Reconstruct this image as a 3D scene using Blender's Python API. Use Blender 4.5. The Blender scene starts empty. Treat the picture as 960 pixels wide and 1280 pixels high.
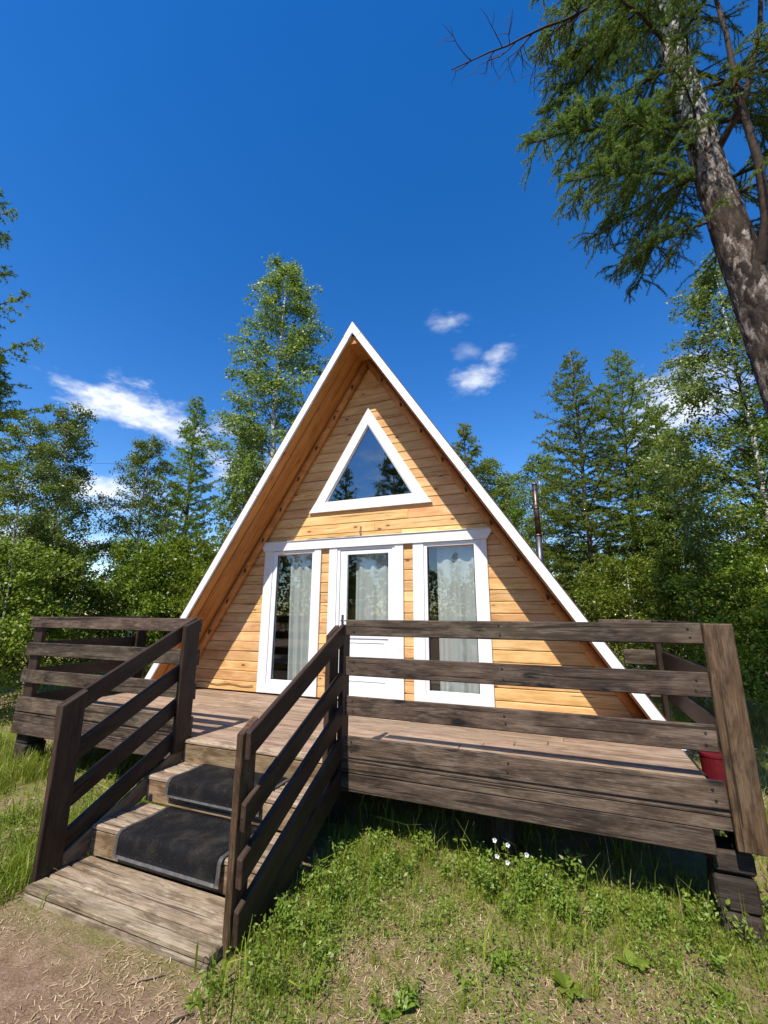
import bpy, math, random
import numpy as np
from mathutils import Vector, Matrix, noise as mnoise

R = math.radians
rng = np.random.default_rng(11)
random.seed(5)
scene = bpy.context.scene
col = scene.collection
D = 0.66            # height of the deck above the ground

# ------------------------------------------------------------------ camera
cam_d = bpy.data.cameras.new('camera'); cam = bpy.data.objects.new('camera', cam_d); col.objects.link(cam)
CAM = Vector((2.579, -3.522, 1.160 + D)); yaw, pit, rol = 0.3898, 0.2303, 0.0036
fwd = Vector((-math.sin(yaw)*math.cos(pit), math.cos(yaw)*math.cos(pit), math.sin(pit)))
rgt = Vector((math.cos(yaw), math.sin(yaw), 0)); up = rgt.cross(fwd)
r2 = rgt*math.cos(rol) + up*math.sin(rol); u2 = -rgt*math.sin(rol) + up*math.cos(rol)
cam.matrix_world = Matrix(((r2.x, u2.x, -fwd.x, CAM.x), (r2.y, u2.y, -fwd.y, CAM.y), (r2.z, u2.z, -fwd.z, CAM.z), (0, 0, 0, 1)))
cam_d.sensor_fit = 'VERTICAL'; cam_d.sensor_height = 36.0; cam_d.lens = 36.0*540.7/1280
cam_d.clip_start = 0.05; cam_d.clip_end = 2000
scene.camera = cam

# ------------------------------------------------------------------ world and sun
SUN_EL, SUN_LEFT = R(54.5), R(6.0)
W = bpy.data.worlds.new('World'); scene.world = W; W.use_nodes = True
nt = W.node_tree; N = nt.nodes; L = nt.links; N.clear()
W.cycles.sampling_method = 'MANUAL'; W.cycles.sample_map_resolution = 256
wout = N.new('ShaderNodeOutputWorld'); bg = N.new('ShaderNodeBackground'); bg.inputs['Strength'].default_value = 0.145
sky = N.new('ShaderNodeTexSky'); sky.sky_type = 'NISHITA'; sky.sun_disc = False
sky.sun_elevation = SUN_EL; sky.sun_rotation = math.pi + SUN_LEFT
sky.altitude = 300; sky.air_density = 1.0; sky.dust_density = 0.1; sky.ozone_density = 1.0
hsv = N.new('ShaderNodeHueSaturation'); hsv.inputs['Saturation'].default_value = 1.43; hsv.inputs['Hue'].default_value = .510; hsv.inputs['Value'].default_value = 1.0
L.new(sky.outputs[0], hsv.inputs['Color'])
tc = N.new('ShaderNodeTexCoord')
def wmath(op, a, b=None, clamp=False):
    n = N.new('ShaderNodeMath'); n.operation = op; n.use_clamp = clamp
    for i, v in enumerate((a, b)):
        if v is None: continue
        if isinstance(v, (int, float)): n.inputs[i].default_value = v
        else: L.new(v, n.inputs[i])
    return n.outputs[0]
def wdot(vec):
    n = N.new('ShaderNodeVectorMath'); n.operation = 'DOT_PRODUCT'; L.new(tc.outputs['Generated'], n.inputs[0]); n.inputs[1].default_value = vec
    return n.outputs['Value']
def wnoise(scale, detail, stretch=(1, 1, 2.2), rough=0.6):
    m = N.new('ShaderNodeMapping'); m.inputs['Scale'].default_value = stretch; L.new(tc.outputs['Generated'], m.inputs[0])
    n = N.new('ShaderNodeTexNoise'); n.inputs['Scale'].default_value = scale; n.inputs['Detail'].default_value = detail
    n.inputs['Roughness'].default_value = rough; L.new(m.outputs[0], n.inputs['Vector']); return n.outputs['Fac']
nz = wnoise(7.0, 5); nz2 = wnoise(24.0, 5)
def smooth(v, a, b):
    n = N.new('ShaderNodeMapRange'); n.interpolation_type = 'SMOOTHSTEP'; L.new(v, n.inputs['Value'])
    n.inputs['From Min'].default_value = a; n.inputs['From Max'].default_value = b; return n.outputs['Result']
clouds = None
def add_cloud(v):
    global clouds
    clouds = v if clouds is None else wmath('MAXIMUM', clouds, v)
# single small fair-weather clouds: (direction, half width, half height, tilt, density)
for c, hw, hh, tilt, dens in (((-.744, .543, .386), .150, .050, -.07, 1.25), ((-.62, .66, .385), .07, .03, .0, .7), ((-.170, .783, .598), .075, .030, .12, .55),
                              ((-.138, .858, .494), .075, .042, .12, .9), ((-.087, .843, .531), .045, .034, .2, .65), ((-.150, .82, .540), .05, .03, 0, .3),
                              ((.235, .895, .375), .13, .12, .5, 1.3), ((-.818, .533, .22), .17, .055, 0, 1.25), ((-.63, .71, .30), .12, .05, .1, 1.15),
                              ((.45, .85, .2), .16, .07, 0, 1.1), ((-.2, .95, .2), .2, .05, 0, 1.0)):
    c = Vector(c).normalized(); rr = c.cross(Vector((0, 0, 1))).normalized(); uu = rr.cross(c)
    r_ = rr*math.cos(tilt) + uu*math.sin(tilt); u_ = -rr*math.sin(tilt) + uu*math.cos(tilt)
    a = wmath('DIVIDE', wdot(r_), hw); b = wmath('DIVIDE', wdot(u_), hh)
    d2 = wmath('ADD', wmath('MULTIPLY', a, a), wmath('MULTIPLY', b, b))
    e = wmath('SUBTRACT', 1.0, wmath('SQRT', d2))
    e = wmath('ADD', e, wmath('MULTIPLY', wmath('SUBTRACT', nz, .5), 2.4)); e = wmath('ADD', e, wmath('MULTIPLY', wmath('SUBTRACT', nz2, .5), 1.5))
    e = wmath('MULTIPLY', smooth(e, .0, 1.5), dens, True)
    e = wmath('MULTIPLY', e, smooth(wdot(c), .2, .6))
    add_cloud(e)
# the same kind of low cumulus goes on all round, more of it on the side the windows mirror
el = wdot((0, 0, 1)); back = smooth(wdot((0, -1, 0)), -.1, .5)
top = wmath('ADD', .16, wmath('MULTIPLY', back, .2))
band = wmath('MULTIPLY', smooth(el, .0, .05), wmath('SUBTRACT', 1.0, smooth(wmath('DIVIDE', el, top), .6, 1.15)))
cum = smooth(wmath('ADD', wnoise(3.4, 6, (1, 1, 2.0)), wmath('MULTIPLY', nz2, .12)), .56, .68)
add_cloud(wmath('MULTIPLY', cum, band))
mixc = N.new('ShaderNodeMix'); mixc.data_type = 'RGBA'; L.new(clouds, mixc.inputs['Factor']); L.new(hsv.outputs[0], mixc.inputs[6])
mixc.inputs[7].default_value = (5.6, 5.8, 6.0, 1)
L.new(mixc.outputs[2], bg.inputs['Color']); L.new(bg.outputs[0], wout.inputs['Surface'])

sun_d = bpy.data.lights.new('sun', 'SUN'); sun_d.energy = 5.0; sun_d.angle = R(0.53); sun_d.color = (1.0, .94, .84)
sun = bpy.data.objects.new('sun', sun_d); col.objects.link(sun)
to_sun = Vector((-math.sin(SUN_LEFT)*math.cos(SUN_EL), -math.cos(SUN_LEFT)*math.cos(SUN_EL), math.sin(SUN_EL)))
sun.rotation_euler = to_sun.to_track_quat('Z', 'Y').to_euler(); sun.location = to_sun*40
vs = scene.view_settings; vs.view_transform = 'Standard'; vs.look = 'None'; vs.exposure = 0.53; vs.gamma = 1.0; vs.use_curve_mapping = False
scene.cycles.max_bounces = 7; scene.cycles.diffuse_bounces = 4; scene.cycles.glossy_bounces = 3; scene.cycles.transmission_bounces = 4; scene.cycles.transparent_max_bounces = 12

# ------------------------------------------------------------------ materials
M = {}
class NT:
    def __init__(s, name):
        s.m = bpy.data.materials.new(name); s.m.use_nodes = True; s.t = s.m.node_tree; s.t.nodes.clear()
        s.out = s.n('ShaderNodeOutputMaterial'); M[name] = s.m
    def n(s, t, **kw):
        n = s.t.nodes.new(t)
        for k, v in kw.items(): setattr(n, k, v)
        return n
    def l(s, a, b): s.t.links.new(a, b)
    def setin(s, n, **kw):
        for k, v in kw.items():
            k = k.replace('_', ' ')
            if isinstance(v, bpy.types.NodeSocket): s.l(v, n.inputs[k])
            else: n.inputs[k].default_value = v
        return n
    def noise(s, vec, scale, detail=4, rough=.55, dist=0):
        n = s.n('ShaderNodeTexNoise'); s.setin(n, Scale=scale, Detail=detail, Roughness=rough, Distortion=dist)
        if vec is not None: s.l(vec, n.inputs['Vector'])
        return n.outputs['Fac']
    def ramp(s, fac, stops, interp='LINEAR'):
        n = s.n('ShaderNodeValToRGB'); cr = n.color_ramp; cr.interpolation = interp
        while len(cr.elements) < len(stops): cr.elements.new(.5)
        for e, (p, c) in zip(cr.elements, stops): e.position = p; e.color = tuple(c) + (1,) if len(c) == 3 else c
        s.l(fac, n.inputs[0]); return n.outputs[0]
    def mix(s, fac, a, b, mode='MIX'):
        n = s.n('ShaderNodeMix', data_type='RGBA', blend_type=mode)
        for i, v in ((0, fac), (6, a), (7, b)):
            if isinstance(v, bpy.types.NodeSocket): s.l(v, n.inputs[i])
            else: n.inputs[i].default_value = v if i == 0 else (tuple(v) + (1,) if len(v) == 3 else v)
        return n.outputs[2]
    def math(s, op, a, b=0.0, clamp=False):
        n = s.n('ShaderNodeMath', operation=op, use_clamp=clamp)
        for i, v in enumerate((a, b)):
            if isinstance(v, bpy.types.NodeSocket): s.l(v, n.inputs[i])
            else: n.inputs[i].default_value = v
        return n.outputs[0]
    def smooth(s, v, a, b):
        n = s.n('ShaderNodeMapRange', interpolation_type='SMOOTHSTEP'); s.l(v, n.inputs['Value'])
        n.inputs['From Min'].default_value = a; n.inputs['From Max'].default_value = b; return n.outputs['Result']
    def coords(s, scale=(1, 1, 1), shift=True, src='Object', base=None):
        if base is None:
            t = s.n('ShaderNodeTexCoord'); v = t.outputs[src]
            if shift:
                oi = s.n('ShaderNodeObjectInfo'); k = s.n('ShaderNodeVectorMath', operation='MULTIPLY'); cv = s.n('ShaderNodeCombineXYZ')
                for i in range(3): s.l(oi.outputs['Random'], cv.inputs[i])
                s.l(cv.outputs[0], k.inputs[0]); k.inputs[1].default_value = (37.0, 53.0, 71.0)
                ad = s.n('ShaderNodeVectorMath', operation='ADD'); s.l(v, ad.inputs[0]); s.l(k.outputs[0], ad.inputs[1]); v = ad.outputs[0]
                s.rand = oi.outputs['Random']
        else: v = base
        mp = s.n('ShaderNodeMapping'); mp.inputs['Scale'].default_value = scale; s.l(v, mp.inputs[0]); s.base = v
        return mp.outputs[0]
    def bump(s, h, strength, dist):
        n = s.n('ShaderNodeBump'); n.inputs['Strength'].default_value = strength; n.inputs['Distance'].default_value = dist; s.l(h, n.inputs['Height']); return n.outputs[0]
    def principled(s, color, rough=.6, normal=None, spec=.5, **kw):
        n = s.n('ShaderNodeBsdfPrincipled')
        for k, v in (('Base Color', color), ('Roughness', rough)):
            if isinstance(v, bpy.types.NodeSocket): s.l(v, n.inputs[k])
            else: n.inputs[k].default_value = (tuple(v) + (1,)) if isinstance(v, tuple) and len(v) == 3 else v
        n.inputs['Specular IOR Level'].default_value = spec
        if normal is not None: s.l(normal, n.inputs['Normal'])
        for k, v in kw.items(): n.inputs[k.replace('_', ' ')].default_value = v
        s.l(n.outputs[0], s.out.inputs['Surface']); return n

def wood(name, dark, mid, light, grain=12, knots=0.0, knot_col=(.10, .03, .01), vary=.25, rough=.65, wear=None, wear_amt=.0, bump=.35, spec=.3, patch=0., patch_col=(.38, .34, .30), kr=1.0, checks=0.):
    """planks: long axis = local X; grain stretched along it"""
    s = NT(name)
    v1 = s.coords((1.1, grain, grain)); base = s.base; rnd = s.rand
    warp = s.noise(s.coords((2.0, 5, 5), base=base), 1.0, 2)
    wv = s.n('ShaderNodeVectorMath', operation='MULTIPLY_ADD'); s.l(warp, wv.inputs[0]); wv.inputs[1].default_value = (0, 2.2, 2.2); s.l(v1, wv.inputs[2])
    g1 = s.noise(wv.outputs[0], 1.0, 6, .6, .5)
    g2 = s.noise(s.coords((4, 130, 130), base=base), 1.0, 3, .6)
    g = s.math('ADD', s.math('MULTIPLY', g1, .62), s.math('MULTIPLY', g2, .38))
    c = s.ramp(g, ((.36, dark), (.5, mid), (.62, light)))
    blot = s.noise(s.coords((1.6, 4, 4), base=base), 1.0, 4)
    c = s.mix(s.smooth(blot, .35, .75), c, s.mix(.5, c, light), 'MIX')
    height = g
    if knots:
        vv = s.n('ShaderNodeTexVoronoi', feature='F1'); s.l(s.coords((2.9, 6.6, 6.6), base=base), vv.inputs['Vector']); vv.inputs['Scale'].default_value = 1.0
        kd = s.math('ADD', vv.outputs['Distance'], s.math('MULTIPLY', s.math('SUBTRACT', g1, .5), .10))
        kf = s.math('SUBTRACT', 1.0, s.smooth(kd, .055*kr, .13*kr))
        halo = s.math('SUBTRACT', 1.0, s.smooth(kd, .12*kr, .38*kr))
        c = s.mix(s.math('MULTIPLY', halo, .35*knots), c, dark); c = s.mix(s.math('MULTIPLY', kf, knots), c, knot_col)
    if wear:
        wn = s.noise(s.coords((1.6, 6, 6), base=base), 1.7, 7, .7); wn2 = s.noise(s.coords((7, 150, 150), base=base), 1.0, 4, .75)
        wf = s.smooth(s.math('ADD', wn, s.math('MULTIPLY', s.math('SUBTRACT', wn2, .5), 1.3)), .46, .72)
        c = s.mix(s.math('MULTIPLY', wf, wear_amt), c, wear)
    if patch:
        pn = s.noise(s.coords((2.4, 8, 8), base=base), 1.0, 6, .68, .6); pn2 = s.noise(s.coords((9, 30, 30), base=base), 1.0, 4, .7)
        pf = s.smooth(s.math('ADD', pn, s.math('MULTIPLY', s.math('SUBTRACT', pn2, .5), .5)), .44, .62)
        c = s.mix(s.math('MULTIPLY', pf, patch), c, s.mix(1.0, c, patch_col, 'MULTIPLY'))
    hv = s.n('ShaderNodeHueSaturation'); s.l(c, hv.inputs['Color']); s.l(s.math('ADD', .492, s.math('MULTIPLY', s.math('FRACT', s.math('MULTIPLY', rnd, 17.3)), .016)), hv.inputs['Hue'])
    s.l(s.math('ADD', 1 - vary/2, s.math('MULTIPLY', rnd, vary)), hv.inputs['Value'])
    # drying checks: thin dark splits along the grain
    ck = s.noise(s.coords((.9, 38, 38), base=base), 1.0, 2, .5, .3)
    ckf = s.math('MULTIPLY', s.math('SUBTRACT', 1.0, s.smooth(ck, .29 + checks, .33 + checks)), .75)
    c = s.mix(ckf, hv.outputs[0], tuple(x*.25 for x in dark))
    nrm = s.bump(s.math('SUBTRACT', height, s.math('MULTIPLY', ckf, .6)), bump, .004)
    s.principled(c, s.math('ADD', rough - .1, s.math('MULTIPLY', g, .25)), nrm, spec)
    return s.m

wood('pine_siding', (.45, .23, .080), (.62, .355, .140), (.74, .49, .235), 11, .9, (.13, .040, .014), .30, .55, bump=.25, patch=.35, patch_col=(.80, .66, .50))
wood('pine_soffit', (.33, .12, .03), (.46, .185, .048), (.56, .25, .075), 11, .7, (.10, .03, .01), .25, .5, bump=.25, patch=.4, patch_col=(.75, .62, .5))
wood('dark_stained', (.024, .015, .010), (.066, .043, .028), (.125, .088, .060), 10, .95, (.006, .005, .004), .4, .68, (.175, .135, .098), .6, .9, .25, .62, (.30, .27, .25), 2.0, .06)
wood('shaded_stain', (.013, .007, .004), (.030, .017, .010), (.052, .031, .019), 12, .6, (.007, .005, .004), .3, .55, (.085, .058, .038), .35, .6, .3, .6, (.5, .46, .42), 1.3)  # darker copy of the rail stain, shade on handrails and posts painted in
wood('brown_post', (.036, .018, .009), (.080, .042, .021), (.13, .075, .040), 9, .6, (.016, .009, .006), .2, .6, (.19, .14, .10), .35, .5, .3, .8, (.38, .33, .29), 1.6, .05)
wood('deck_board', (.14, .090, .056), (.25, .165, .108), (.35, .250, .170), 13, .4, (.06, .035, .022), .35, .7, (.40, .32, .245), .55, .6, .3, .6, (.58, .52, .46))
wood('step_board', (.105, .073, .045), (.21, .150, .097), (.32, .245, .165), 13, .5, (.05, .035, .022), .45, .8, (.42, .35, .26), .7, .8, .2, .8, (.45, .41, .37), 1.3, .05)
wood('riser_board', (.09, .055, .03), (.19, .120, .066), (.28, .190, .112), 11, .5, (.05, .03, .02), .3, .8, (.35, .27, .18), .55, .6, .2, .8, (.45, .40, .34), 1.3)
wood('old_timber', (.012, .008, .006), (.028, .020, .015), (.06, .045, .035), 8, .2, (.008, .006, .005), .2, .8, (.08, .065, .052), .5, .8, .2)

def painted(name, colr, rough=.45, dirt=.25, dirtc=(.42, .38, .32)):
    s = NT(name); v = s.coords((1, 1, 1)); b = s.base
    n1 = s.noise(v, 3.0, 6, .65); n2 = s.noise(s.coords((6, 90, 90), base=b), 1.0, 3)
    c = s.mix(s.math('MULTIPLY', s.smooth(n1, .5, .78), dirt), colr, dirtc)
    sp = s.noise(b, 55, 2); c = s.mix(s.math('MULTIPLY', s.smooth(sp, .70, .76), .35), c, (.25, .2, .15))
    s.principled(c, rough, s.bump(s.math('ADD', n2, s.math('MULTIPLY', n1, .4)), .22, .003), .4); return s.m
painted('white_paint', (.72, .71, .69), .45, .45)
painted('white_upvc', (.74, .75, .76), .30, .12)
painted('white_fascia', (.74, .75, .77), .40, .2)
painted('brown_metal_roof', (.10, .05, .035), .4, .2)
painted('interior_board', (.30, .20, .11), .6, .2)
painted('dark_plastic', (.015, .015, .016), .4, .1)

s = NT('steel_pipe'); v = s.coords((1, 1, 1)); n1 = s.noise(s.coords((3, 3, 9), base=s.base), 2.0, 5)
c = s.ramp(n1, ((.3, (.06, .03, .02)), (.55, (.15, .11, .09)), (.75, (.26, .23, .21)))); s.principled(c, .38, None, .5, Metallic=.85)
s = NT('galvanised_pipe'); v = s.coords((1, 1, 1)); n1 = s.noise(v, 9.0, 4); s.principled(s.ramp(n1, ((.3, (.07, .07, .075)), (.7, (.16, .16, .17)))), .45, None, .5, Metallic=.9)

def glassmat(name, f0, tint):
    s = NT(name); lw = s.n('ShaderNodeLayerWeight'); lw.inputs['Blend'].default_value = .5
    fr = s.math('ADD', f0, s.math('MULTIPLY', s.math('POWER', lw.outputs['Facing'], 5.0), 1 - f0))
    gl = s.n('ShaderNodeBsdfGlossy'); gl.inputs['Roughness'].default_value = .0; gl.inputs['Color'].default_value = (.95, .97, 1, 1)
    tr = s.n('ShaderNodeBsdfTransparent'); tr.inputs['Color'].default_value = tint + (1,); mx = s.n('ShaderNodeMixShader')
    s.l(fr, mx.inputs[0]); s.l(tr.outputs[0], mx.inputs[1]); s.l(gl.outputs[0], mx.inputs[2]); s.l(mx.outputs[0], s.out.inputs['Surface'])
glassmat('window_glass', .07, (.90, .93, .93)); glassmat('tinted_glass', .20, (.55, .60, .62))

s = NT('curtain_cloth'); v = s.coords((1, 1, 1)); n1 = s.noise(s.coords((220, 220, 220), base=s.base), 1.0, 2)
c = s.ramp(n1, ((.35, (.64, .62, .57)), (.65, (.77, .75, .70)))); df = s.n('ShaderNodeBsdfDiffuse'); s.l(c, df.inputs[0]); tl = s.n('ShaderNodeBsdfTranslucent'); s.l(c, tl.inputs[0])
mx = s.n('ShaderNodeMixShader'); mx.inputs[0].default_value = .35; s.l(df.outputs[0], mx.inputs[1]); s.l(tl.outputs[0], mx.inputs[2]); s.l(mx.outputs[0], s.out.inputs['Surface'])

s = NT('rubber_mat'); v = s.coords((1, 1, 1), shift=False); b = s.base
wv = s.n('ShaderNodeTexWave', bands_direction='DIAGONAL'); wv.inputs['Scale'].default_value = 38; s.l(b, wv.inputs['Vector'])
sp = s.noise(b, 140, 2, .8); d = s.noise(b, 5, 5, .7)
c = s.mix(s.smooth(sp, .69, .74), (.008, .008, .009), (.32, .26, .18)); c = s.mix(s.math('MULTIPLY', s.smooth(d, .42, .8), .30), c, (.11, .09, .068))
s.principled(c, .85, s.bump(s.math('ADD', wv.outputs['Fac'], s.noise(b, 300, 2)), .5, .004), .12)
s = NT('mat_border'); v = s.coords((1, 1, 1)); c = s.ramp(s.noise(v, 30, 4), ((.3, (.035, .034, .033)), (.7, (.085, .08, .075)))); s.principled(c, .55, None, .4)
s = NT('red_plastic'); v = s.coords((1, 1, 1)); c = s.ramp(s.noise(v, 12, 4), ((.3, (.075, .004, .008)), (.7, (.13, .006, .012)))); s.principled(c, .45, None, .4)

def leafmat(name, stops, trans=.35, rough=.4, spec=.45, hue=.0):
    s = NT(name); at = s.n('ShaderNodeAttribute', attribute_name='rnd'); c = s.ramp(at.outputs['Fac'], stops)
    oi = s.n('ShaderNodeObjectInfo'); hv = s.n('ShaderNodeHueSaturation'); s.l(c, hv.inputs['Color'])
    s.l(s.math('ADD', .85, s.math('MULTIPLY', oi.outputs['Random'], .3)), hv.inputs['Value'])
    s.l(s.math('ADD', .49, s.math('MULTIPLY', oi.outputs['Random'], .02)), hv.inputs['Hue'])
    p = s.n('ShaderNodeBsdfPrincipled'); s.l(hv.outputs[0], p.inputs['Base Color']); p.inputs['Roughness'].default_value = rough; p.inputs['Specular IOR Level'].default_value = spec
    tl = s.n('ShaderNodeBsdfTranslucent'); t2 = s.mix(.5, hv.outputs[0], (.5, .6, .05), 'MULTIPLY'); t3 = s.mix(.6, hv.outputs[0], t2); s.l(hv.outputs[0], tl.inputs[0])
    mx = s.n('ShaderNodeMixShader'); mx.inputs[0].default_value = trans
    s.l(p.outputs[0], mx.inputs[1]); s.l(tl.outputs[0], mx.inputs[2]); s.l(mx.outputs[0], s.out.inputs['Surface']); return s.m
leafmat('birch_leaf', ((0, (.080, .125, .010)), (.5, (.165, .235, .026)), (.85, (.26, .330, .062)), (1, (.40, .44, .18))), .48, .42, .5)
leafmat('shrub_leaf', ((0, (.090, .145, .006)), (.5, (.190, .265, .018)), (1, (.31, .38, .06))), .48, .45, .4)
leafmat('larch_needle', ((0, (.105, .155, .016)), (.5, (.195, .265, .032)), (1, (.30, .36, .062))), .5, .5, .3)
leafmat('near_larch_needle', ((0, (.060, .105, .016)), (.5, (.125, .195, .028)), (.9, (.22, .285, .048)), (1, (.32, .34, .08))), .52, .5, .3)
leafmat('grass_blade', ((0, (.110, .155, .010)), (.38, (.240, .300, .028)), (.54, (.38, .390, .070)), (.66, (.52, .44, .18)), (1, (.66, .54, .31))), .42, .45, .35)
leafmat('weed_leaf', ((0, (.085, .145, .010)), (.5, (.175, .250, .028)), (1, (.29, .35, .065))), .42, .45, .4)
leafmat('straw', ((0, (.22, .14, .075)), (.5, (.40, .28, .155)), (1, (.58, .45, .27))), .1, .6, .3)
leafmat('petal', ((0, (.75, .75, .74)), (1, (.85, .85, .84))), .3, .5, .3)

s = NT('birch_bark'); v = s.coords((1, 1, 1)); b = s.base
m1 = s.noise(s.coords((6, 6, 26), base=b), 1.0, 4, .6); m2 = s.noise(b, 2.2, 4)
c = s.mix(s.smooth(m1, .56, .64), (.62, .60, .56), (.05, .045, .04)); c = s.mix(s.math('MULTIPLY', s.smooth(m2, .55, .75), .7), c, (.16, .13, .11))
s.principled(c, .7, s.bump(m1, .3, .01), .3)
s = NT('larch_bark'); v = s.coords((1, 1, 1)); b = s.base
m1 = s.noise(s.coords((16, 16, 5), base=b), 1.0, 6, .65); m2 = s.noise(b, 3.0, 4)
c = s.ramp(m1, ((.3, (.045, .032, .024)), (.5, (.13, .10, .08)), (.7, (.27, .23, .195)))); c = s.mix(s.math('MULTIPLY', s.smooth(m2, .5, .7), .5), c, (.075, .05, .035))
s.principled(c, .85, s.bump(m1, .8, .02), .2)
s = NT('scaly_bark'); v = s.coords((1, 1, 1), shift=False); b = s.base
vo = s.n('ShaderNodeTexVoronoi', feature='F1'); vo.inputs['Scale'].default_value = 1.0
wn = s.n('ShaderNodeTexNoise'); s.l(b, wn.inputs['Vector']); wn.inputs['Scale'].default_value = 7; wn.inputs['Detail'].default_value = 4
va = s.n('ShaderNodeVectorMath', operation='MULTIPLY_ADD'); s.l(wn.outputs['Color'], va.inputs[0]); va.inputs[1].default_value = (.12, .12, .12); s.l(b, va.inputs[2])
s.l(s.coords((27, 27, 8), base=va.outputs[0]), vo.inputs['Vector'])
vc = s.n('ShaderNodeSeparateColor'); s.l(vo.outputs['Color'], vc.inputs[0])
m2 = s.noise(s.coords((1, 1, .45), base=b), 34, 7, .75); m3 = s.noise(b, 3.2, 3); m4 = s.noise(s.coords((1, 1, .3), base=b), 13, 6, .7, 1.0)
mm_ = s.math('ADD', s.math('MULTIPLY', vc.outputs[0], .22), s.math('ADD', s.math('MULTIPLY', m2, .38), s.math('MULTIPLY', m4, .40)))
c = s.ramp(mm_, ((.40, (.016, .011, .008)), (.49, (.050, .036, .027)), (.56, (.13, .098, .078)), (.67, (.50, .43, .37))))
c = s.mix(s.math('MULTIPLY', s.smooth(m3, .45, .7), .45), c, (.075, .048, .032))
hz = s.n('ShaderNodeSeparateXYZ'); s.l(b, hz.inputs[0]); up_ = s.smooth(hz.outputs['Z'], 5.0, 6.8)      # pale bark higher up with sunlit patches put into the colour, furrowed brown below
c = s.mix(s.math('MULTIPLY', up_, s.smooth(s.math('ADD', m2, s.math('MULTIPLY', s.math('SUBTRACT', m4, .5), .8)), .44, .52)), c, (.60, .55, .50))
c = s.mix(s.math('MULTIPLY', s.smooth(vo.outputs['Distance'], .50, .85), .8), c, (.028, .020, .015))
s.principled(c, .85, s.bump(s.math('SUBTRACT', s.math('ADD', m2, m4), s.math('MULTIPLY', vo.outputs['Distance'], .7)), 1.0, .014), .2)
s = NT('twig_bark'); v = s.coords((1, 1, 1), shift=False); c = s.ramp(s.noise(v, 30, 4), ((.3, (.022, .014, .010)), (.7, (.065, .042, .030)))); s.principled(c, .8, None, .2)

s = NT('ground_soil'); v = s.coords((1, 1, 1), shift=False); b = s.base
n1 = s.noise(b, 1.1, 6, .6); n2 = s.noise(b, 9, 8, .7); n3 = s.noise(b, 70, 6, .75)
soil = s.ramp(s.math('ADD', s.math('MULTIPLY', n2, .5), s.math('MULTIPLY', n3, .5)), ((.32, (.13, .078, .048)), (.5, (.27, .172, .108)), (.62, (.40, .285, .19)), (.75, (.54, .43, .31))))
moss = s.ramp(n3, ((.35, (.09, .105, .022)), (.55, (.22, .215, .065)), (.75, (.42, .36, .17))))
sx = s.n('ShaderNodeSeparateXYZ'); s.l(b, sx.inputs[0])
# trodden bare earth lies in front of the steps; grass everywhere else
far = s.smooth(s.math('ADD', sx.outputs['Y'], s.math('MULTIPLY', s.math('SUBTRACT', n1, .5), .8)), -1.75, -1.25)
rt = s.smooth(s.math('ADD', sx.outputs['X'], s.math('MULTIPLY', s.math('SUBTRACT', n1, .5), .8)), .75, 1.15)
gr = s.math('MAXIMUM', far, rt)
patch = s.smooth(s.math('ADD', n1, s.math('MULTIPLY', s.math('SUBTRACT', n2, .5), .9)), .40, .58)
c = s.mix(s.math('MULTIPLY', gr, s.math('SUBTRACT', 1.0, s.math('MULTIPLY', patch, .8))), soil, moss)
s.principled(c, .95, s.bump(s.math('ADD', n3, s.math('MULTIPLY', n2, .8)), .9, .02), .15)

# ------------------------------------------------------------------ object helpers
WM = {}
def tag(o, label, cat=None, group=None, kind=None):
    if label: o['label'] = label
    if cat: o['category'] = cat
    if group: o['group'] = group
    if kind: o['kind'] = kind
    return o
def link(name, data, parent=None, mat=None, mw=None):
    o = bpy.data.objects.new(name, data); col.objects.link(o)
    mw = mw or Matrix.Identity(4); WM[o] = mw
    if mat and data is not None and not data.materials: data.materials.append(M[mat])
    if parent is not None:
        o.parent = parent; o.matrix_parent_inverse = WM[parent].inverted()
    o.matrix_basis = mw
    return o
def thing(name, loc, label, cat, group=None):
    o = link(name, None, mw=Matrix.Translation(loc)); o.empty_display_size = .2
    return tag(o, label, cat, group)
def pymesh(name, verts, faces, smooth=False):
    me = bpy.data.meshes.new(name); me.from_pydata([tuple(v) for v in verts], [], faces); me.update()
    if smooth: me.polygons.foreach_set('use_smooth', [True]*len(me.polygons))
    return me
def npmesh(name, verts, nper, rnd=None, smooth=False):
    """verts (n,nper,3): n separate polygons of nper corners"""
    n = verts.shape[0]; me = bpy.data.meshes.new(name); me.vertices.add(n*nper); me.vertices.foreach_set('co', verts.reshape(-1).astype(np.float32))
    me.loops.add(n*nper); me.loops.foreach_set('vertex_index', np.arange(n*nper, dtype=np.int32))
    me.polygons.add(n); me.polygons.foreach_set('loop_start', np.arange(0, n*nper, nper, dtype=np.int32))
    if rnd is not None:
        a = me.attributes.new('rnd', 'FLOAT', 'FACE'); a.data.foreach_set('value', rnd.astype(np.float32))
    me.update(calc_edges=True); return me

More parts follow.
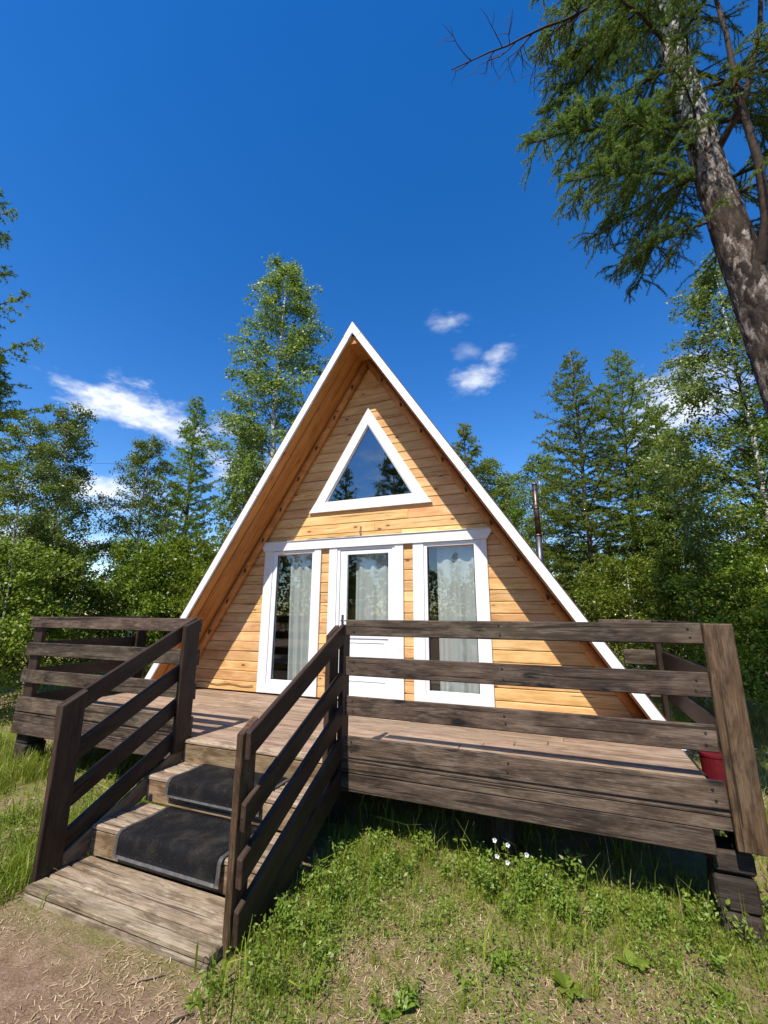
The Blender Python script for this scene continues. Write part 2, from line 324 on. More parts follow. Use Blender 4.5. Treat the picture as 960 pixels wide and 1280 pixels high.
def chambox(lx, ly, lz, c=.004, jit=.0, end_a=0., end_b=0.):
    """chamfered box centred on the origin; end_a/end_b skew the two ends (dx per unit of local y)"""
    vs = []; hx, hy, hz = lx/2, ly/2, lz/2
    idx = {}
    for sx in (-1, 1):
        for sy in (-1, 1):
            for sz in (-1, 1):
                jx, jy, jz = [random.uniform(-jit, jit) for _ in range(3)]
                for k in range(3):
                    p = [sx*(hx - (c if k != 0 else 0)) + jx, sy*(hy - (c if k != 1 else 0)) + jy, sz*(hz - (c if k != 2 else 0)) + jz]
                    p[0] += (end_a if sx < 0 else end_b)*p[1]
                    idx[sx, sy, sz, k] = len(vs); vs.append(p)
    fs = []
    q = ((-1, -1), (1, -1), (1, 1), (-1, 1))
    for s_ in (-1, 1):
        fs.append([idx[s_, a, b, 0] for a, b in q][::s_]); fs.append([idx[b, s_, a, 1] for a, b in q][::s_]); fs.append([idx[a, b, s_, 2] for a, b in q][::s_])
    def orient(f):
        a, b, c_ = [Vector(vs[i]) for i in f[:3]]; n = (b - a).cross(c_ - a); ctr = sum((Vector(vs[i]) for i in f), Vector())/len(f)
        return f if n.dot(ctr) > 0 else f[::-1]
    for a in (-1, 1):
        for b in (-1, 1):
            fs.append(orient([idx[-1, a, b, 1], idx[1, a, b, 1], idx[1, a, b, 2], idx[-1, a, b, 2]]))
            fs.append(orient([idx[a, -1, b, 0], idx[a, 1, b, 0], idx[a, 1, b, 2], idx[a, -1, b, 2]]))
            fs.append(orient([idx[a, b, -1, 0], idx[a, b, 1, 0], idx[a, b, 1, 1], idx[a, b, -1, 1]]))
            for d in (-1, 1): fs.append(orient([idx[a, b, d, 0], idx[a, b, d, 1], idx[a, b, d, 2]]))
    return vs, fs
def plank(name, a, b, wdir, w, t, mat, parent, c=.005, jit=.002, ea=0., eb=0., label=None):
    """board from a to b (centre line), width w along wdir, thickness t"""
    a, b = Vector(a), Vector(b); x = (b - a); ln = x.length; x.normalize()
    y = Vector(wdir); y = (y - x*y.dot(x)).normalized(); z = x.cross(y); ctr = (a + b)/2
    vs, fs = chambox(ln, w, t, c, jit, ea, eb)
    mw = Matrix(((x.x, y.x, z.x, ctr.x), (x.y, y.y, z.y, ctr.y), (x.z, y.z, z.z, ctr.z), (0, 0, 0, 1)))
    o = link(name, pymesh(name, vs, fs), parent, mat, mw)
    if label: o['label'] = label
    return o
X, Y, Z = (1, 0, 0), (0, 1, 0), (0, 0, 1)
def prism(name, outline, y0, y1, mat, parent, label=None):
    """solid from a polygon outline [(x,z)...] between depths y0<y1; local X stays along the world x axis"""
    cx = sum(p[0] for p in outline)/len(outline); cz = sum(p[1] for p in outline)/len(outline); cy = (y0 + y1)/2
    n = len(outline); area = sum(outline[i][0]*outline[(i+1) % n][1] - outline[(i+1) % n][0]*outline[i][1] for i in range(n))
    if area < 0: outline = outline[::-1]
    vs = [(x - cx, y0 - cy, z - cz) for x, z in outline] + [(x - cx, y1 - cy, z - cz) for x, z in outline]
    fs = [list(range(n)), list(range(2*n - 1, n - 1, -1))] + [[i, i + n, (i+1) % n + n, (i+1) % n] for i in range(n)]
    o = link(name, pymesh(name, vs, fs), parent, mat, Matrix.Translation((cx, cy, cz)))
    if label: o['label'] = label
    return o
def tube_data(pts, radii, seg=8, cap=True, rough=None):
    vs = []; fs = []; pts = [Vector(p) for p in pts]; n = len(pts); prev = None
    for i, p in enumerate(pts):
        d = (pts[min(i+1, n-1)] - pts[max(i-1, 0)]).normalized()
        if prev is None: prev = d.orthogonal().normalized()
        a = (prev - d*prev.dot(d)).normalized(); prev = a; b = d.cross(a)
        for k in range(seg):
            th = 2*math.pi*k/seg; vs.append(p + (a*math.cos(th) + b*math.sin(th))*radii[i])
    for i in range(n - 1):
        for k in range(seg): fs.append([i*seg + k, i*seg + (k+1) % seg, (i+1)*seg + (k+1) % seg, (i+1)*seg + k])
    if cap: fs.append(list(range(seg))[::-1]); fs.append([(n-1)*seg + k for k in range(seg)])
    return vs, fs
def tube(name, pts, radii, mat, parent=None, seg=8, smooth=True):
    o0 = Vector(pts[0]); vs, fs = tube_data([Vector(p) - o0 for p in pts], radii, seg)
    return link(name, pymesh(name, vs, fs, smooth), parent, mat, Matrix.Translation(o0))

# ------------------------------------------------------------------ ground
def ground_h(x, y):
    h = .05*mnoise.noise(Vector((x*.5, y*.5, 3.1))) + .018*mnoise.noise(Vector((x*2.1, y*2.1, 7.7)))
    r = math.hypot(x, y); h += .5*mnoise.noise(Vector((x*.03, y*.03, 1.2)))*min(1, max(0, (r - 9)/25))
    k = max(0, min(1, (-x - 1.6)/2.5)); h += .07*k
    m = math.hypot(max(abs(x + .08) - .9, 0), max(abs(y + 1.0) - .5, 0)); h *= min(1, .15 + m*.9)
    return h
def axis(lo, hi, dense0, dense1, step):
    a = list(np.arange(dense0, dense1, step)); s_ = step; v = dense1
    while v < hi: a.append(v); s_ *= 1.22; v += s_
    a.append(hi); s_ = step; v = dense0 - s_
    while v > lo: a.insert(0, v); s_ *= 1.22; v -= s_
    a.insert(0, lo); return a
gx = axis(-320, 320, -7, 8, .12); gy = axis(-320, 320, -3.4, 6, .12)
gv = [(x, y, ground_h(x, y)) for y in gy for x in gx]; nx = len(gx)
gf = [[j*nx + i, j*nx + i + 1, (j+1)*nx + i + 1, (j+1)*nx + i] for j in range(len(gy) - 1) for i in range(nx - 1)]
g = link('ground', pymesh('ground', gv, gf, True), None, 'ground_soil'); tag(g, 'trodden brown earth and grassy ground round the cabin', None, None, 'structure')

# ------------------------------------------------------------------ cabin
YW, YR, ZA, SL = 2.123, 1.503, 5.380 + D, 1.5454
ang = math.atan(SL); YB = 7.6
cabin = thing('cabin', (0, YW, D), 'honey coloured pine A-frame cabin with white trim and steep roof to the deck', 'cabin')
PERP = .095; HOFF = PERP/math.sin(ang)
def roof_x(z, inset=0.): return (ZA - z)/SL - inset
FLOOR = D + .004
# front wall: boards laid one above the other, each cut to the roof line and round the openings
wall = link('front_wall', None, cabin, mw=Matrix.Translation((0, YW, D)))
def board(xa, xb, z0, z1):
    """xa(z), xb(z): the two cut ends"""
    g_ = .006; lv = (z0 + .0015, z0 + .011, z1 - .011, z1 - .0015); dp = (.011, 0, 0, .011)
    zc = (z0 + z1)/2; xc = (xa(zc) + xb(zc))/2; dj = random.uniform(-.0025, .0025)
    vs = []
    for k, z in enumerate(lv):
        l, r = xa(z), xb(z)
        if r - l < .02: l = r = (l + r)/2; r += .01; l -= .01
        for x, y in ((l, dp[k] + dj), (r, dp[k] + dj), (l, .05), (r, .05)): vs.append((x - xc, y, z - zc))
    fs = []
    for k in range(3):
        a, b = 4*k, 4*(k+1); fs += [[a, a+1, b+1, b], [a+2, b+2, b+3, a+3], [a, b, b+2, a+2], [a+1, a+3, b+3, b+1]]
    fs += [[0, 2, 3, 1], [12, 13, 15, 14]]
    return link('plank', pymesh('plank', vs, fs), wall, 'pine_siding', Matrix.Translation((xc, YW, zc)))
BH = .1448; z = D + .005; WIN = ((-1.60, -.85), (-.50, .47), (.82, 1.62)); WT = D + 2.10
TB, TA, TS = D + 2.745, D + 4.09, 1.64     # triangular opening: sill, apex, slope
while z < ZA - .28:
    z1 = min(z + BH, ZA - .26); e = lambda q: roof_x(q, HOFF + .005)
    lft = lambda q: -e(q)
    zc = (z + z1)/2
    if zc < WT - .01:
        cuts = [lft] + [(lambda q, v=v: v) for pr in WIN for v in pr] + [e]
    elif zc > TB + .01 and zc < TA - .06:
        cuts = [lft, lambda q: -(TA - q)/TS, lambda q: (TA - q)/TS, e]
    else: cuts = [lft, e]
    for i in range(0, len(cuts), 2):
        a_, b_ = cuts[i], cuts[i+1]
        if b_(zc) - a_(zc) > 2.6 and random.random() < .75:     # a butt joint somewhere along the long boards
            k = random.uniform(.3, .7); m_ = a_(zc)*(1-k) + b_(zc)*k
            board(a_, lambda q: m_ - .0012, z, z1); board(lambda q: m_ + .0012, b_, z, z1)
        else: board(a_, b_, z, z1)
    z = z1
# room behind the panes
prism('room_floor', [(-3.2, D - .06), (3.2, D - .06), (3.2, D - .012), (-3.2, D - .012)], YW + .06, YB - .1, 'interior_board', cabin)
prism('back_wall', [(-roof_x(D, .25), D), (roof_x(D, .25), D), (0, ZA - .35)], YB - .5, YB - .42, 'interior_board', cabin)
# roof: two slabs, metal skin, white barge boards, boarded soffit
nrm = {s: Vector((s*math.sin(ang), 0, math.cos(ang))) for s in (-1, 1)}; dwn = {s: Vector((s*math.cos(ang), 0, -math.sin(ang))) for s in (-1, 1)}
LEN = (ZA - (D - .02))/math.sin(ang)
for s_ in (-1, 1):
    apex = Vector((0, 0, ZA)); d, n_ = dwn[s_], nrm[s_]
    def rp(along, depth, y): p = apex + d*along - n_*depth; return Vector((p.x, y, p.z))
    slope = plank('roof_slope', rp(.12, .048, (YR + YB)/2), rp(LEN, .048, (YR + YB)/2), Y, YB - YR - .05, .07, 'brown_metal_roof', cabin, .004, 0)
    for k in range(5):      # standing seams of the metal skin
        yy = YR + .3 + k*1.25
        plank('roof_seam', rp(.12, .001, yy), rp(LEN, .001, yy), Y, .03, .028, 'brown_metal_roof', slope, .004, 0)
    prism('fascia_board', [(p.x, p.z) for p in (rp(.26, .0, 0), rp(2.95, .0, 0), rp(2.95, PERP, 0), rp(.26, PERP, 0))], YR - .012, YR + .022, 'white_fascia', cabin)
    prism('fascia_board', [(p.x, p.z) for p in (rp(2.957, .0, 0), rp(LEN + .02, .0, 0), rp(LEN - .04, PERP, 0), rp(2.957, PERP, 0))], YR - .010, YR + .022, 'white_fascia', cabin)
    plank('roof_edge_trim', rp(.0, -.0068, YR + .036), rp(LEN + .02, -.0068, YR + .036), Y, .10, .010, 'brown_metal_roof', cabin, .002, 0)
    # ridge end piece of the barge board
    e1, e2 = rp(.254, 0, 0), rp(.254, PERP, 0)
    prism('ridge_cap', [(0, ZA + .002), (e1.x, e1.z), (e2.x, e2.z), (0, ZA - PERP/math.cos(ang))], YR - .016, YR + .022, 'white_fascia', cabin)
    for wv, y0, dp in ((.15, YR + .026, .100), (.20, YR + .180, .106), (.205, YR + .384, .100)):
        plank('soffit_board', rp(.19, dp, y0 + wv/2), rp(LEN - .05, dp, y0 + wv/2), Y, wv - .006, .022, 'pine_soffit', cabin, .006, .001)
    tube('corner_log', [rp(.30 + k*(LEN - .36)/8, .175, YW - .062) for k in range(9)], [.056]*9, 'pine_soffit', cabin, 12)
    for k in range(9):      # little dark clips of the light string
        q = rp(.75 + k*.56, .20 if s_ < 0 else .17, YW - .115)
        pl = plank('light_clip', q - d*.022, q + d*.022, Y, .03, .022, 'dark_plastic', cabin, .004, 0)
        tube('bulb', [q + Vector((0, -.01, -.012)), q + Vector((0, -.012, -.035)), q + Vector((0, -.012, -.05))], [.010, .013, .004], 'dark_plastic', pl, 6)
prism('ridge_block', [(-.10, ZA - .33), (.10, ZA - .33), (.03, ZA - .20), (-.03, ZA - .20)], YR + .05, YW, 'pine_soffit', cabin)

# triangular window
tw = link('triangular_window', None, cabin, mw=Matrix.Translation((0, YW, D + 2.668)))
z0, za = D + 2.668, D + 4.266; w0 = .974; tz0, tza, tw0 = D + 2.825, D + 3.985, .70
kk = (za - z0)/w0
prism('bottom_trim', [(-w0 - .012, z0), (w0 + .012, z0), (w0 - (.15/kk), z0 + .15), (-w0 + (.15/kk), z0 + .15)], YW - .036, YW - .001, 'white_paint', tw)
for s_ in (-1, 1):
    o_ = prism('side_trim', [(s_*(w0 - .153/kk), z0 + .153), (0.0015*s_, za), (0.0015*s_, za - .27), (s_*(w0 - .153/kk - .165), z0 + .153)], YW - .033, YW - .001, 'white_paint', tw)
g_in = [(-.715, tz0 - .012), (.715, tz0 - .012), (0, tza + .012)]
# sash
def tri_off(d_):
    k_ = math.hypot(1, TS); return [(-(.715 - d_*(k_ + 1)/TS), tz0 - .012 + d_), ((.715 - d_*(k_ + 1)/TS), tz0 - .012 + d_), (0, tza + .012 - d_*k_)]
oo, ii = tri_off(-.05), tri_off(.014)
for k in range(3):
    a, b = k, (k+1) % 3
    prism('sash', [oo[a], oo[b], ii[b], ii[a]], YW - .014, YW + .03, 'white_upvc', tw)
prism('pane', tri_off(.006), YW + .006, YW + .012, 'tinted_glass', tw)

# big windows, door, surrounds
zb = D + .02; zt = D + 2.105
hd = prism('header_trim', [(-1.775, zt), (1.715, zt), (1.80, zt + .135), (-1.85, zt + .135)], YW - .052, YW - .001, 'white_paint', cabin)
plank('drip_edge', (-1.86, YW - .03, zt + .140), (1.81, YW - .03, zt + .140), Y, .075, .008, 'white_paint', hd, .002, 0)
def frame(nm, xa, xb, z0_, z1_, wl, wr, wb, wt, y0, y1, mat, parent):
    plank(nm, (xa + wl/2, (y0+y1)/2, z0_), (xa + wl/2, (y0+y1)/2, z1_), X, wl, y1 - y0, mat, parent, .004, .0006)
    plank(nm, (xb - wr/2, (y0+y1)/2, z0_), (xb - wr/2, (y0+y1)/2, z1_), X, wr, y1 - y0, mat, parent, .004, .0006)
    if wb: plank(nm, (xa + wl, (y0+y1)/2 + .001, z0_ + wb/2), (xb - wr, (y0+y1)/2 + .001, z0_ + wb/2), Z, wb, y1 - y0, mat, parent, .004, .0006)
    if wt: plank(nm, (xa + wl, (y0+y1)/2 + .001, z1_ - wt/2), (xb - wr, (y0+y1)/2 + .001, z1_ - wt/2), Z, wt, y1 - y0, mat, parent, .004, .0006)
for nm, xa, xb, gxa, gxb, lab in (('window', -1.765, -.745, -1.535, -.905, None), ('window', .70, 1.705, .90, 1.535, None)):
    w_ = link(nm, None, cabin, mw=Matrix.Translation(((xa + xb)/2, YW, zb)))
    frame('trim_board', xa, xb, zb, zt, .155, .115 if xb < 0 else .135, .13, 0, YW - .034, YW - .001, 'white_paint', w_)
    frame('sash', xa + .155, xb - (.115 if xb < 0 else .135), zb + .13, zt - .002, gxa - xa - .155 + .0, xb - (.115 if xb < 0 else .135) - gxb, .055, .055, YW - .018, YW + .045, 'white_upvc', w_)
    prism('pane', [(gxa - .01, zb + .175), (gxb + .01, zb + .175), (gxb + .01, zt - .045), (gxa - .01, zt - .045)], YW + .010, YW + .016, 'window_glass', w_)
    for s_ in (gxa + .006, gxb - .006):
        plank('glazing_bead', (s_, YW + .003, zb + .19), (s_, YW + .003, zt - .062), X, .010, .012, 'dark_plastic', w_, .002, 0)
dr = link('door', None, cabin, mw=Matrix.Translation((0, YW, zb)))
frame('trim_board', -.605, .56, zb, zt, .135, .125, 0, 0, YW - .034, YW - .001, 'white_paint', dr)
frame('door_frame', -.47, .435, zb, zt - .002, .045, .045, .04, .045, YW - .020, YW + .04, 'white_upvc', dr)
lf = [-.42, .385, zb + .045, zt - .052]
frame('leaf_stile', lf[0], lf[1], lf[2], lf[3], .11, .055, .14, .06, YW - .010, YW + .035, 'white_upvc', dr)
plank('mid_rail', (lf[0] + .11, YW + .0125, zb + .86), (lf[1] - .055, YW + .0125, zb + .86), Z, .12, .044, 'white_upvc', dr, .004, 0)
prism('lower_panel', [(lf[0] + .105, zb + .18), (lf[1] - .05, zb + .18), (lf[1] - .05, zb + .805), (lf[0] + .105, zb + .805)], YW + .006, YW + .03, 'white_upvc', dr)
frame('panel_moulding', lf[0] + .15, lf[1] - .10, zb + .24, zb + .76, .02, .02, .02, .02, YW - .004, YW + .008, 'white_upvc', dr)
prism('pane', [(lf[0] + .10, zb + .91), (lf[1] - .045, zb + .91), (lf[1] - .045, lf[3] - .05), (lf[0] + .10, lf[3] - .05)], YW + .012, YW + .018, 'window_glass', dr)
hn = plank('lock_plate', (lf[0] + .055, YW - .014, zb + .90), (lf[0] + .055, YW - .014, zb + 1.12), X, .035, .010, 'galvanised_pipe', dr, .003, 0)
tube('handle', [(lf[0] + .055, YW - .018, zb + 1.04), (lf[0] + .055, YW - .06, zb + 1.04), (lf[0] + .075, YW - .066, zb + 1.04), (lf[0] + .16, YW - .066, zb + 1.04)], [.010, .010, .010, .009], 'galvanised_pipe', hn, 8)
# cable and hook above the header, cable along the wall foot
hk = tube('wall_hook', [(-.10, YW - .004, D + 2.40), (-.10, YW - .035, D + 2.39), (-.10, YW - .04, D + 2.30), (-.10, YW - .012, D + 2.255)], [.006]*4, 'dark_plastic', cabin, 6)
tube('cable', [(-1.0 + .1*i, YW - .010, D + 2.262 + .006*math.sin(i*1.9)) for i in range(10)], [.006]*10, 'dark_plastic', cabin, 6)
tube('cable', [(-2.95 + .11*i, YW - .014, D + .095 + .012*math.sin(i*1.3)) for i in range(11)], [.005]*11, 'dark_plastic', cabin, 6)
# flue pipe through the back of the roof
cp = tube('chimney_pipe', [(2.22, 5.0, D + 1.2), (2.22, 5.0, D + 2.60)], [.064, .064], 'galvanised_pipe', cabin, 16)
tube('pipe_section', [(2.22, 5.0, D + 2.56), (2.22, 5.0, D + 3.60)], [.050, .050], 'steel_pipe', cp, 16)
for zz in (2.58, 3.1): tube('pipe_collar', [(2.22, 5.0, D + zz), (2.22, 5.0, D + zz + .035)], [.070 if zz < 3 else .056]*2, 'steel_pipe', cp, 16)
tube('pipe_rim', [(2.22, 5.0, D + 3.585), (2.22, 5.0, D + 3.612)], [.054]*2, 'steel_pipe', cp, 16)
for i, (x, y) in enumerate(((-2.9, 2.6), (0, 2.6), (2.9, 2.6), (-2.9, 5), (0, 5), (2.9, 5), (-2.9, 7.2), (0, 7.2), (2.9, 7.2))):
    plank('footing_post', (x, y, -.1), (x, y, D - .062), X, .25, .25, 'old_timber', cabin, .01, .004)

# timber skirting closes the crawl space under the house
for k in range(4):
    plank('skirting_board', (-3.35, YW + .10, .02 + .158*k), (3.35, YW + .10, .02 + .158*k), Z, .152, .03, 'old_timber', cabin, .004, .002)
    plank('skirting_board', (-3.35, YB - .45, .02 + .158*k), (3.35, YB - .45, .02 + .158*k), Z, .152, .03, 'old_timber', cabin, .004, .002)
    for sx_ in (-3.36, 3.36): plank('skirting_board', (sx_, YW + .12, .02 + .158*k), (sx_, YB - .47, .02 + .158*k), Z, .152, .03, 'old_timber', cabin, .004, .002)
# curtains hang behind the panes
def curtain(x0, x1, z0_, z1_, y, label, folds, seed, flare=0.):
    rs = np.random.default_rng(seed); nu, nv = 90, 14; ph = rs.uniform(0, 6, 3); vs = []
    for j in range(nv + 1):
        t = j/nv
        for i in range(nu + 1):
            u = i/nu; xx = x0 + (x1 - x0)*u + flare*(t - .5)*(u - .5)*2*.1
            w = .030*math.sin(u*folds*6.28 + ph[0] + .5*math.sin(t*3 + ph[1])) + .008*math.sin(u*folds*1.7*6.28 + ph[2] + t*2)
            vs.append((xx - (x0+x1)/2, w*(1 - .5*t) , z0_ + (z1_ - z0_)*t - z0_))
    fs = [[j*(nu+1) + i, j*(nu+1) + i + 1, (j+1)*(nu+1) + i + 1, (j+1)*(nu+1) + i] for j in range(nv) for i in range(nu)]
    o = link('curtain', pymesh('curtain', vs, fs, True), None, 'curtain_cloth', Matrix.Translation(((x0+x1)/2, y, z0_)))
    tag(o, label, 'curtain', 'curtains inside the cabin'); return o
curtain(-1.36, -.84, D + .10, D + 2.12, YW + .13, 'grey-white curtain drawn half across the tall window beside the steps', 4.2, 1, .4)
curtain(-.24, .40, D + .10, D + 2.10, YW + .13, 'grey-white curtain behind the glass of the white door', 3.6, 2)
curtain(1.00, 1.62, D + .06, D + 2.12, YW + .12, 'grey-white curtain in the tall window behind the railing', 3.4, 3)

# ------------------------------------------------------------------ deck with railing
deck = thing('deck', (-.1, 1.0, 0), 'weathered timber deck with dark stained board railing in front of the cabin', 'deck')
XL, XM, XE, XE2 = -3.645, .795, 3.392, 3.553
floor_ = link('deck_floor', None, deck, mw=Matrix.Translation((-.1, 1.0, D)))
y = .012; rows = 14; bw = (YW - .02 - y)/rows
for k in range(rows):
    y0, y1 = y + k*bw, y + (k+1)*bw; yc = (y0 + y1)/2; js = sorted([random.uniform(-2.6, -.6), random.uniform(.3, 2.6)]); xs = [XL + .01] + js + [3.43]
    for a, b in zip(xs[:-1], xs[1:]):
        dz = random.uniform(-.003, .001)
        plank('deck_plank', (a + .002, yc, D - .020 + dz), (b - .002, yc, D - .020 + dz), Y, bw - .008, .038, 'deck_board', floor_, .005, .0015)
# boards behind the posts beside the roof feet close the deck out to the house wall
for yy in (.25, 1.1, 1.95):
    plank('joist', (XL + .05, yy, D - .115), (3.38, yy, D - .115), Z, .15, .06, 'old_timber', deck)
RZ = ((.970, 1.103), (.645, .794), (.329, .480), (.011, .168))
rf = link('front_railing', None, deck, mw=Matrix.Translation((0, 0, D)))
for zl, zh in RZ:
    plank('rail', (XM - .012, -.002, D + (zl+zh)/2), (XE - .003, 0.0, D + (zl+zh)/2), Z, zh - zl, .042, 'dark_stained', rf, .006, .004)
    plank('rail', (XL, 0.0, D + (zl+zh)/2), (-.885, 0.0, D + (zl+zh)/2), Z, zh - zl, .042, 'dark_stained', rf, .006, .004)
for a, b in ((XM - .03, XE + .0), (XL, -.90)):
    plank('rim_board', (a, .006, D - .062), (b, .006, D - .062), Z, .080, .05, 'dark_stained', deck, .006, .002)
    plank('rim_board', (a, .003, D - .170), (b - (.10 if b > 0 else 0), .003, D - .170), Z, .132, .052, 'dark_stained', deck, .006, .003)
    plank('deck_edge', (a, -.003, D - .011), (b + .0, -.003, D - .011), Y, .040, .018, 'dark_stained', deck, .004, .001)
sv, sf = tube_data([(0, 0, 0), (0, -.003, 0)], [.0085, .007], 8); screw_me = pymesh('screw', sv, sf); screw_me.materials.append(M['dark_plastic'])
for zl, zh in RZ:
    for xx in (XM + .07, XE - .075, XL + .06, XL + .15, -.99, 2.1):
        for q in (.28, .72): link('screw', screw_me, rf, None, Matrix.Translation((xx + random.uniform(-.01, .01), -.0215, D + zl + (zh - zl)*q + random.uniform(-.008, .008))))
plank('end_post', ((XE + XE2)/2, -.034, D - .185), ((XE + XE2)/2, -.030, D + 1.103), X, XE2 - XE, .046, 'brown_post', rf, .006, .002, label='wide brown corner plank of the railing')
plank('post', ((XE + XE2)/2 + .02, .05, D - .20), ((XE + XE2)/2 + .02, .05, D + 1.08), X, .10, .10, 'shaded_stain', rf)
plank('post', (XL + .105, .045, D - .20), (XL + .105, .045, D + 1.08), X, .165, .046, 'shaded_stain', rf)
plank('post', (XM - .055, .05, D - .20), (XM - .055, .05, D + 1.06), X, .045, .13, 'shaded_stain', rf)
plank('post', (-1.5, .043, D - .20), (-1.5, .043, D + 1.06), X, .12, .042, 'shaded_stain', rf) if False else None
# side railings and short returns to the roof feet
sr = link('side_railing', None, deck, mw=Matrix.Translation((3.5, 1, D)))
for zl, zh in RZ[:3]:
    plank('rail', (3.475, .10, D + (zl+zh)/2), (3.475, 1.99, D + (zl+zh)/2), Z, zh - zl, .042, 'shaded_stain', sr, .006, .003)
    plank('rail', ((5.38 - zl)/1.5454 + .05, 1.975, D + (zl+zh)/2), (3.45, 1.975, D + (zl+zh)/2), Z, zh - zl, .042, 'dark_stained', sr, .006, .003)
plank('post', (3.43, 1.89, D - .3), (3.43, 1.89, D + 1.10), X, .045, .12, 'shaded_stain', sr)
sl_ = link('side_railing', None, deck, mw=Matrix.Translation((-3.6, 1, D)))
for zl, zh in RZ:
    plank('rail', (XL - .024, .03, D + (zl+zh)/2), (XL - .024, 1.62, D + (zl+zh)/2), Z, zh - zl, .042, 'shaded_stain', sl_, .006, .003)
plank('post', (XL + .05, 1.54, D - .3), (XL + .05, 1.54, D + 1.10), Y, .16, .045, 'shaded_stain', sl_)
plank('rim_board', (XL - .02, .04, D - .15), (XL - .02, 2.1, D - .15), Z, .22, .04, 'dark_stained', deck)
plank('rim_board', (3.455, .08, D - .15), (3.455, 2.1, D - .15), Z, .22, .04, 'shaded_stain', deck)
# stacked timber supports under the corners
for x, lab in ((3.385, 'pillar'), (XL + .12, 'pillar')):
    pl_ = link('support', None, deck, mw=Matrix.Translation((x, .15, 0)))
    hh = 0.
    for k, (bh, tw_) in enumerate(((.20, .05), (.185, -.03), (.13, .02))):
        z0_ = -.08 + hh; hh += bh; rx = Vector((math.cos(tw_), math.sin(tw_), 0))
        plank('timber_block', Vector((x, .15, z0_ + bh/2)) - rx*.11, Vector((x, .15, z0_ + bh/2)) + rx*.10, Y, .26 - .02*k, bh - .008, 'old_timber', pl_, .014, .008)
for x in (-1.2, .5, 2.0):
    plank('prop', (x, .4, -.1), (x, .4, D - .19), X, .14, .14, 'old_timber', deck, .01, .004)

# ------------------------------------------------------------------ staircase
st = thing('staircase', (-.08, -.65, 0), 'three worn wooden steps with dark slanting handrails up to the deck', 'staircase')
SX0, SX1 = -.862, .735
SZ1, SZ2, SP = D - .391, D - .195, D - .588
def tread(y0, y1, z, n, mat='step_board', x0=SX0, x1=SX1):
    w = (y1 - y0)/n
    for k in range(n):
        yc = y0 + (k + .5)*w; dz = random.uniform(-.002, .002)
        plank('tread_board', (x0 + random.uniform(0, .008), yc, z - .019 + dz), (x1 - random.uniform(0, .008), yc, z - .019 + dz), Y, w - .010, .038, mat, st, .009, .003)
def riser(y, z0_, z1_):
    plank('riser_board', (SX0 + .004, y + .016, (z0_ + z1_)/2), (SX1 - .004, y + .016, (z0_ + z1_)/2), Z, z1_ - z0_, .030, 'riser_board', st, .004, .001)
tread(-.110, .014, D - .002, 1)                      # nosing at the deck edge
tread(-.475, -.048, SZ2, 3); tread(-.925, -.480, SZ1, 3); tread(-1.345, -.925, SP, 3, x0=SX0 + .0, x1=.702)
riser(-.104, SZ2, D - .042); riser(-.468, SZ1, SZ2 - .040); riser(-.916, SP, SZ1 - .040)
plank('platform_edge', (SX0 + .01, -1.325, SP - .075), (.695, -1.325, SP - .075), Z, .068, .036, 'step_board', st, .005, .003)
plank('platform_side', (.682, -1.30, SP - .075), (.682, -.95, SP - .075), Z, .068, .036, 'step_board', st, .005, .003)
def slant(x, y0, z0_, y1, z1_, w, t, mat, name='handrail_board', ea=0., eb=0.):
    return plank(name, (x, y0, z0_), (x, y1, z1_), Z, w, t, mat, st, .006, .003, ea, eb)
# stringers
slant(-.882, -1.22, SP - .055, .0, D - .075, .13, .034, 'riser_board', 'stringer')
slant(.752, -1.10, SP - .06, .0, D - .16, .17, .034, 'shaded_stain', 'stringer')
# posts: flat planks with slanted tops
def stair_post(x, y0, y1, zb_, zt0, zt1, t, mat):
    vs = [(yy, zz) for yy, zz in ((y0, zb_), (y1, zb_), (y1, zt1), (y0, zt0))]
    cy = (y0+y1)/2; cz = (zb_ + zt0)/2; c_ = .005
    V = []
    # local X runs up the plank so that the grain does too
    for xx, ins in ((-t/2, c_), (-t/2 + c_, 0), (t/2 - c_, 0), (t/2, c_)):
        for (yy, zz), (sy, sz) in zip(vs, ((1, 1), (-1, 1), (-1, -1), (1, -1))): V.append((zz + sz*ins - cz, yy + sy*ins - cy, xx))
    F = [[0, 1, 2, 3], [15, 14, 13, 12]]
    for k in range(3): F += [[4*k + i, 4*k + 4 + i, 4*k + 4 + (i+1) % 4, 4*k + (i+1) % 4] for i in range(4)]
    mw = Matrix(((0, 0, 1, x), (0, 1, 0, cy), (1, 0, 0, cz), (0, 0, 0, 1)))
    me = pymesh('post', V, F); 
    import bmesh
    bm = bmesh.new(); bm.from_mesh(me); bmesh.ops.recalc_face_normals(bm, faces=bm.faces); bm.to_mesh(me); bm.free()
    return link('handrail_post', me, st, mat, mw)
stair_post(-.868, -1.285, -1.115, -.02, D + .497, D + .583, .046, 'shaded_stain')
stair_post(-.868, -.228, -.048, D - .10, D + 1.030, D + 1.103, .046, 'shaded_stain')
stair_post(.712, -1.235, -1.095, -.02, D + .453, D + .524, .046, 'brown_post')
stair_post(.712, -.20, -.045, D - .30, D + .978, D + 1.057, .046, 'shaded_stain')
sl = .508          # slope of the handrails
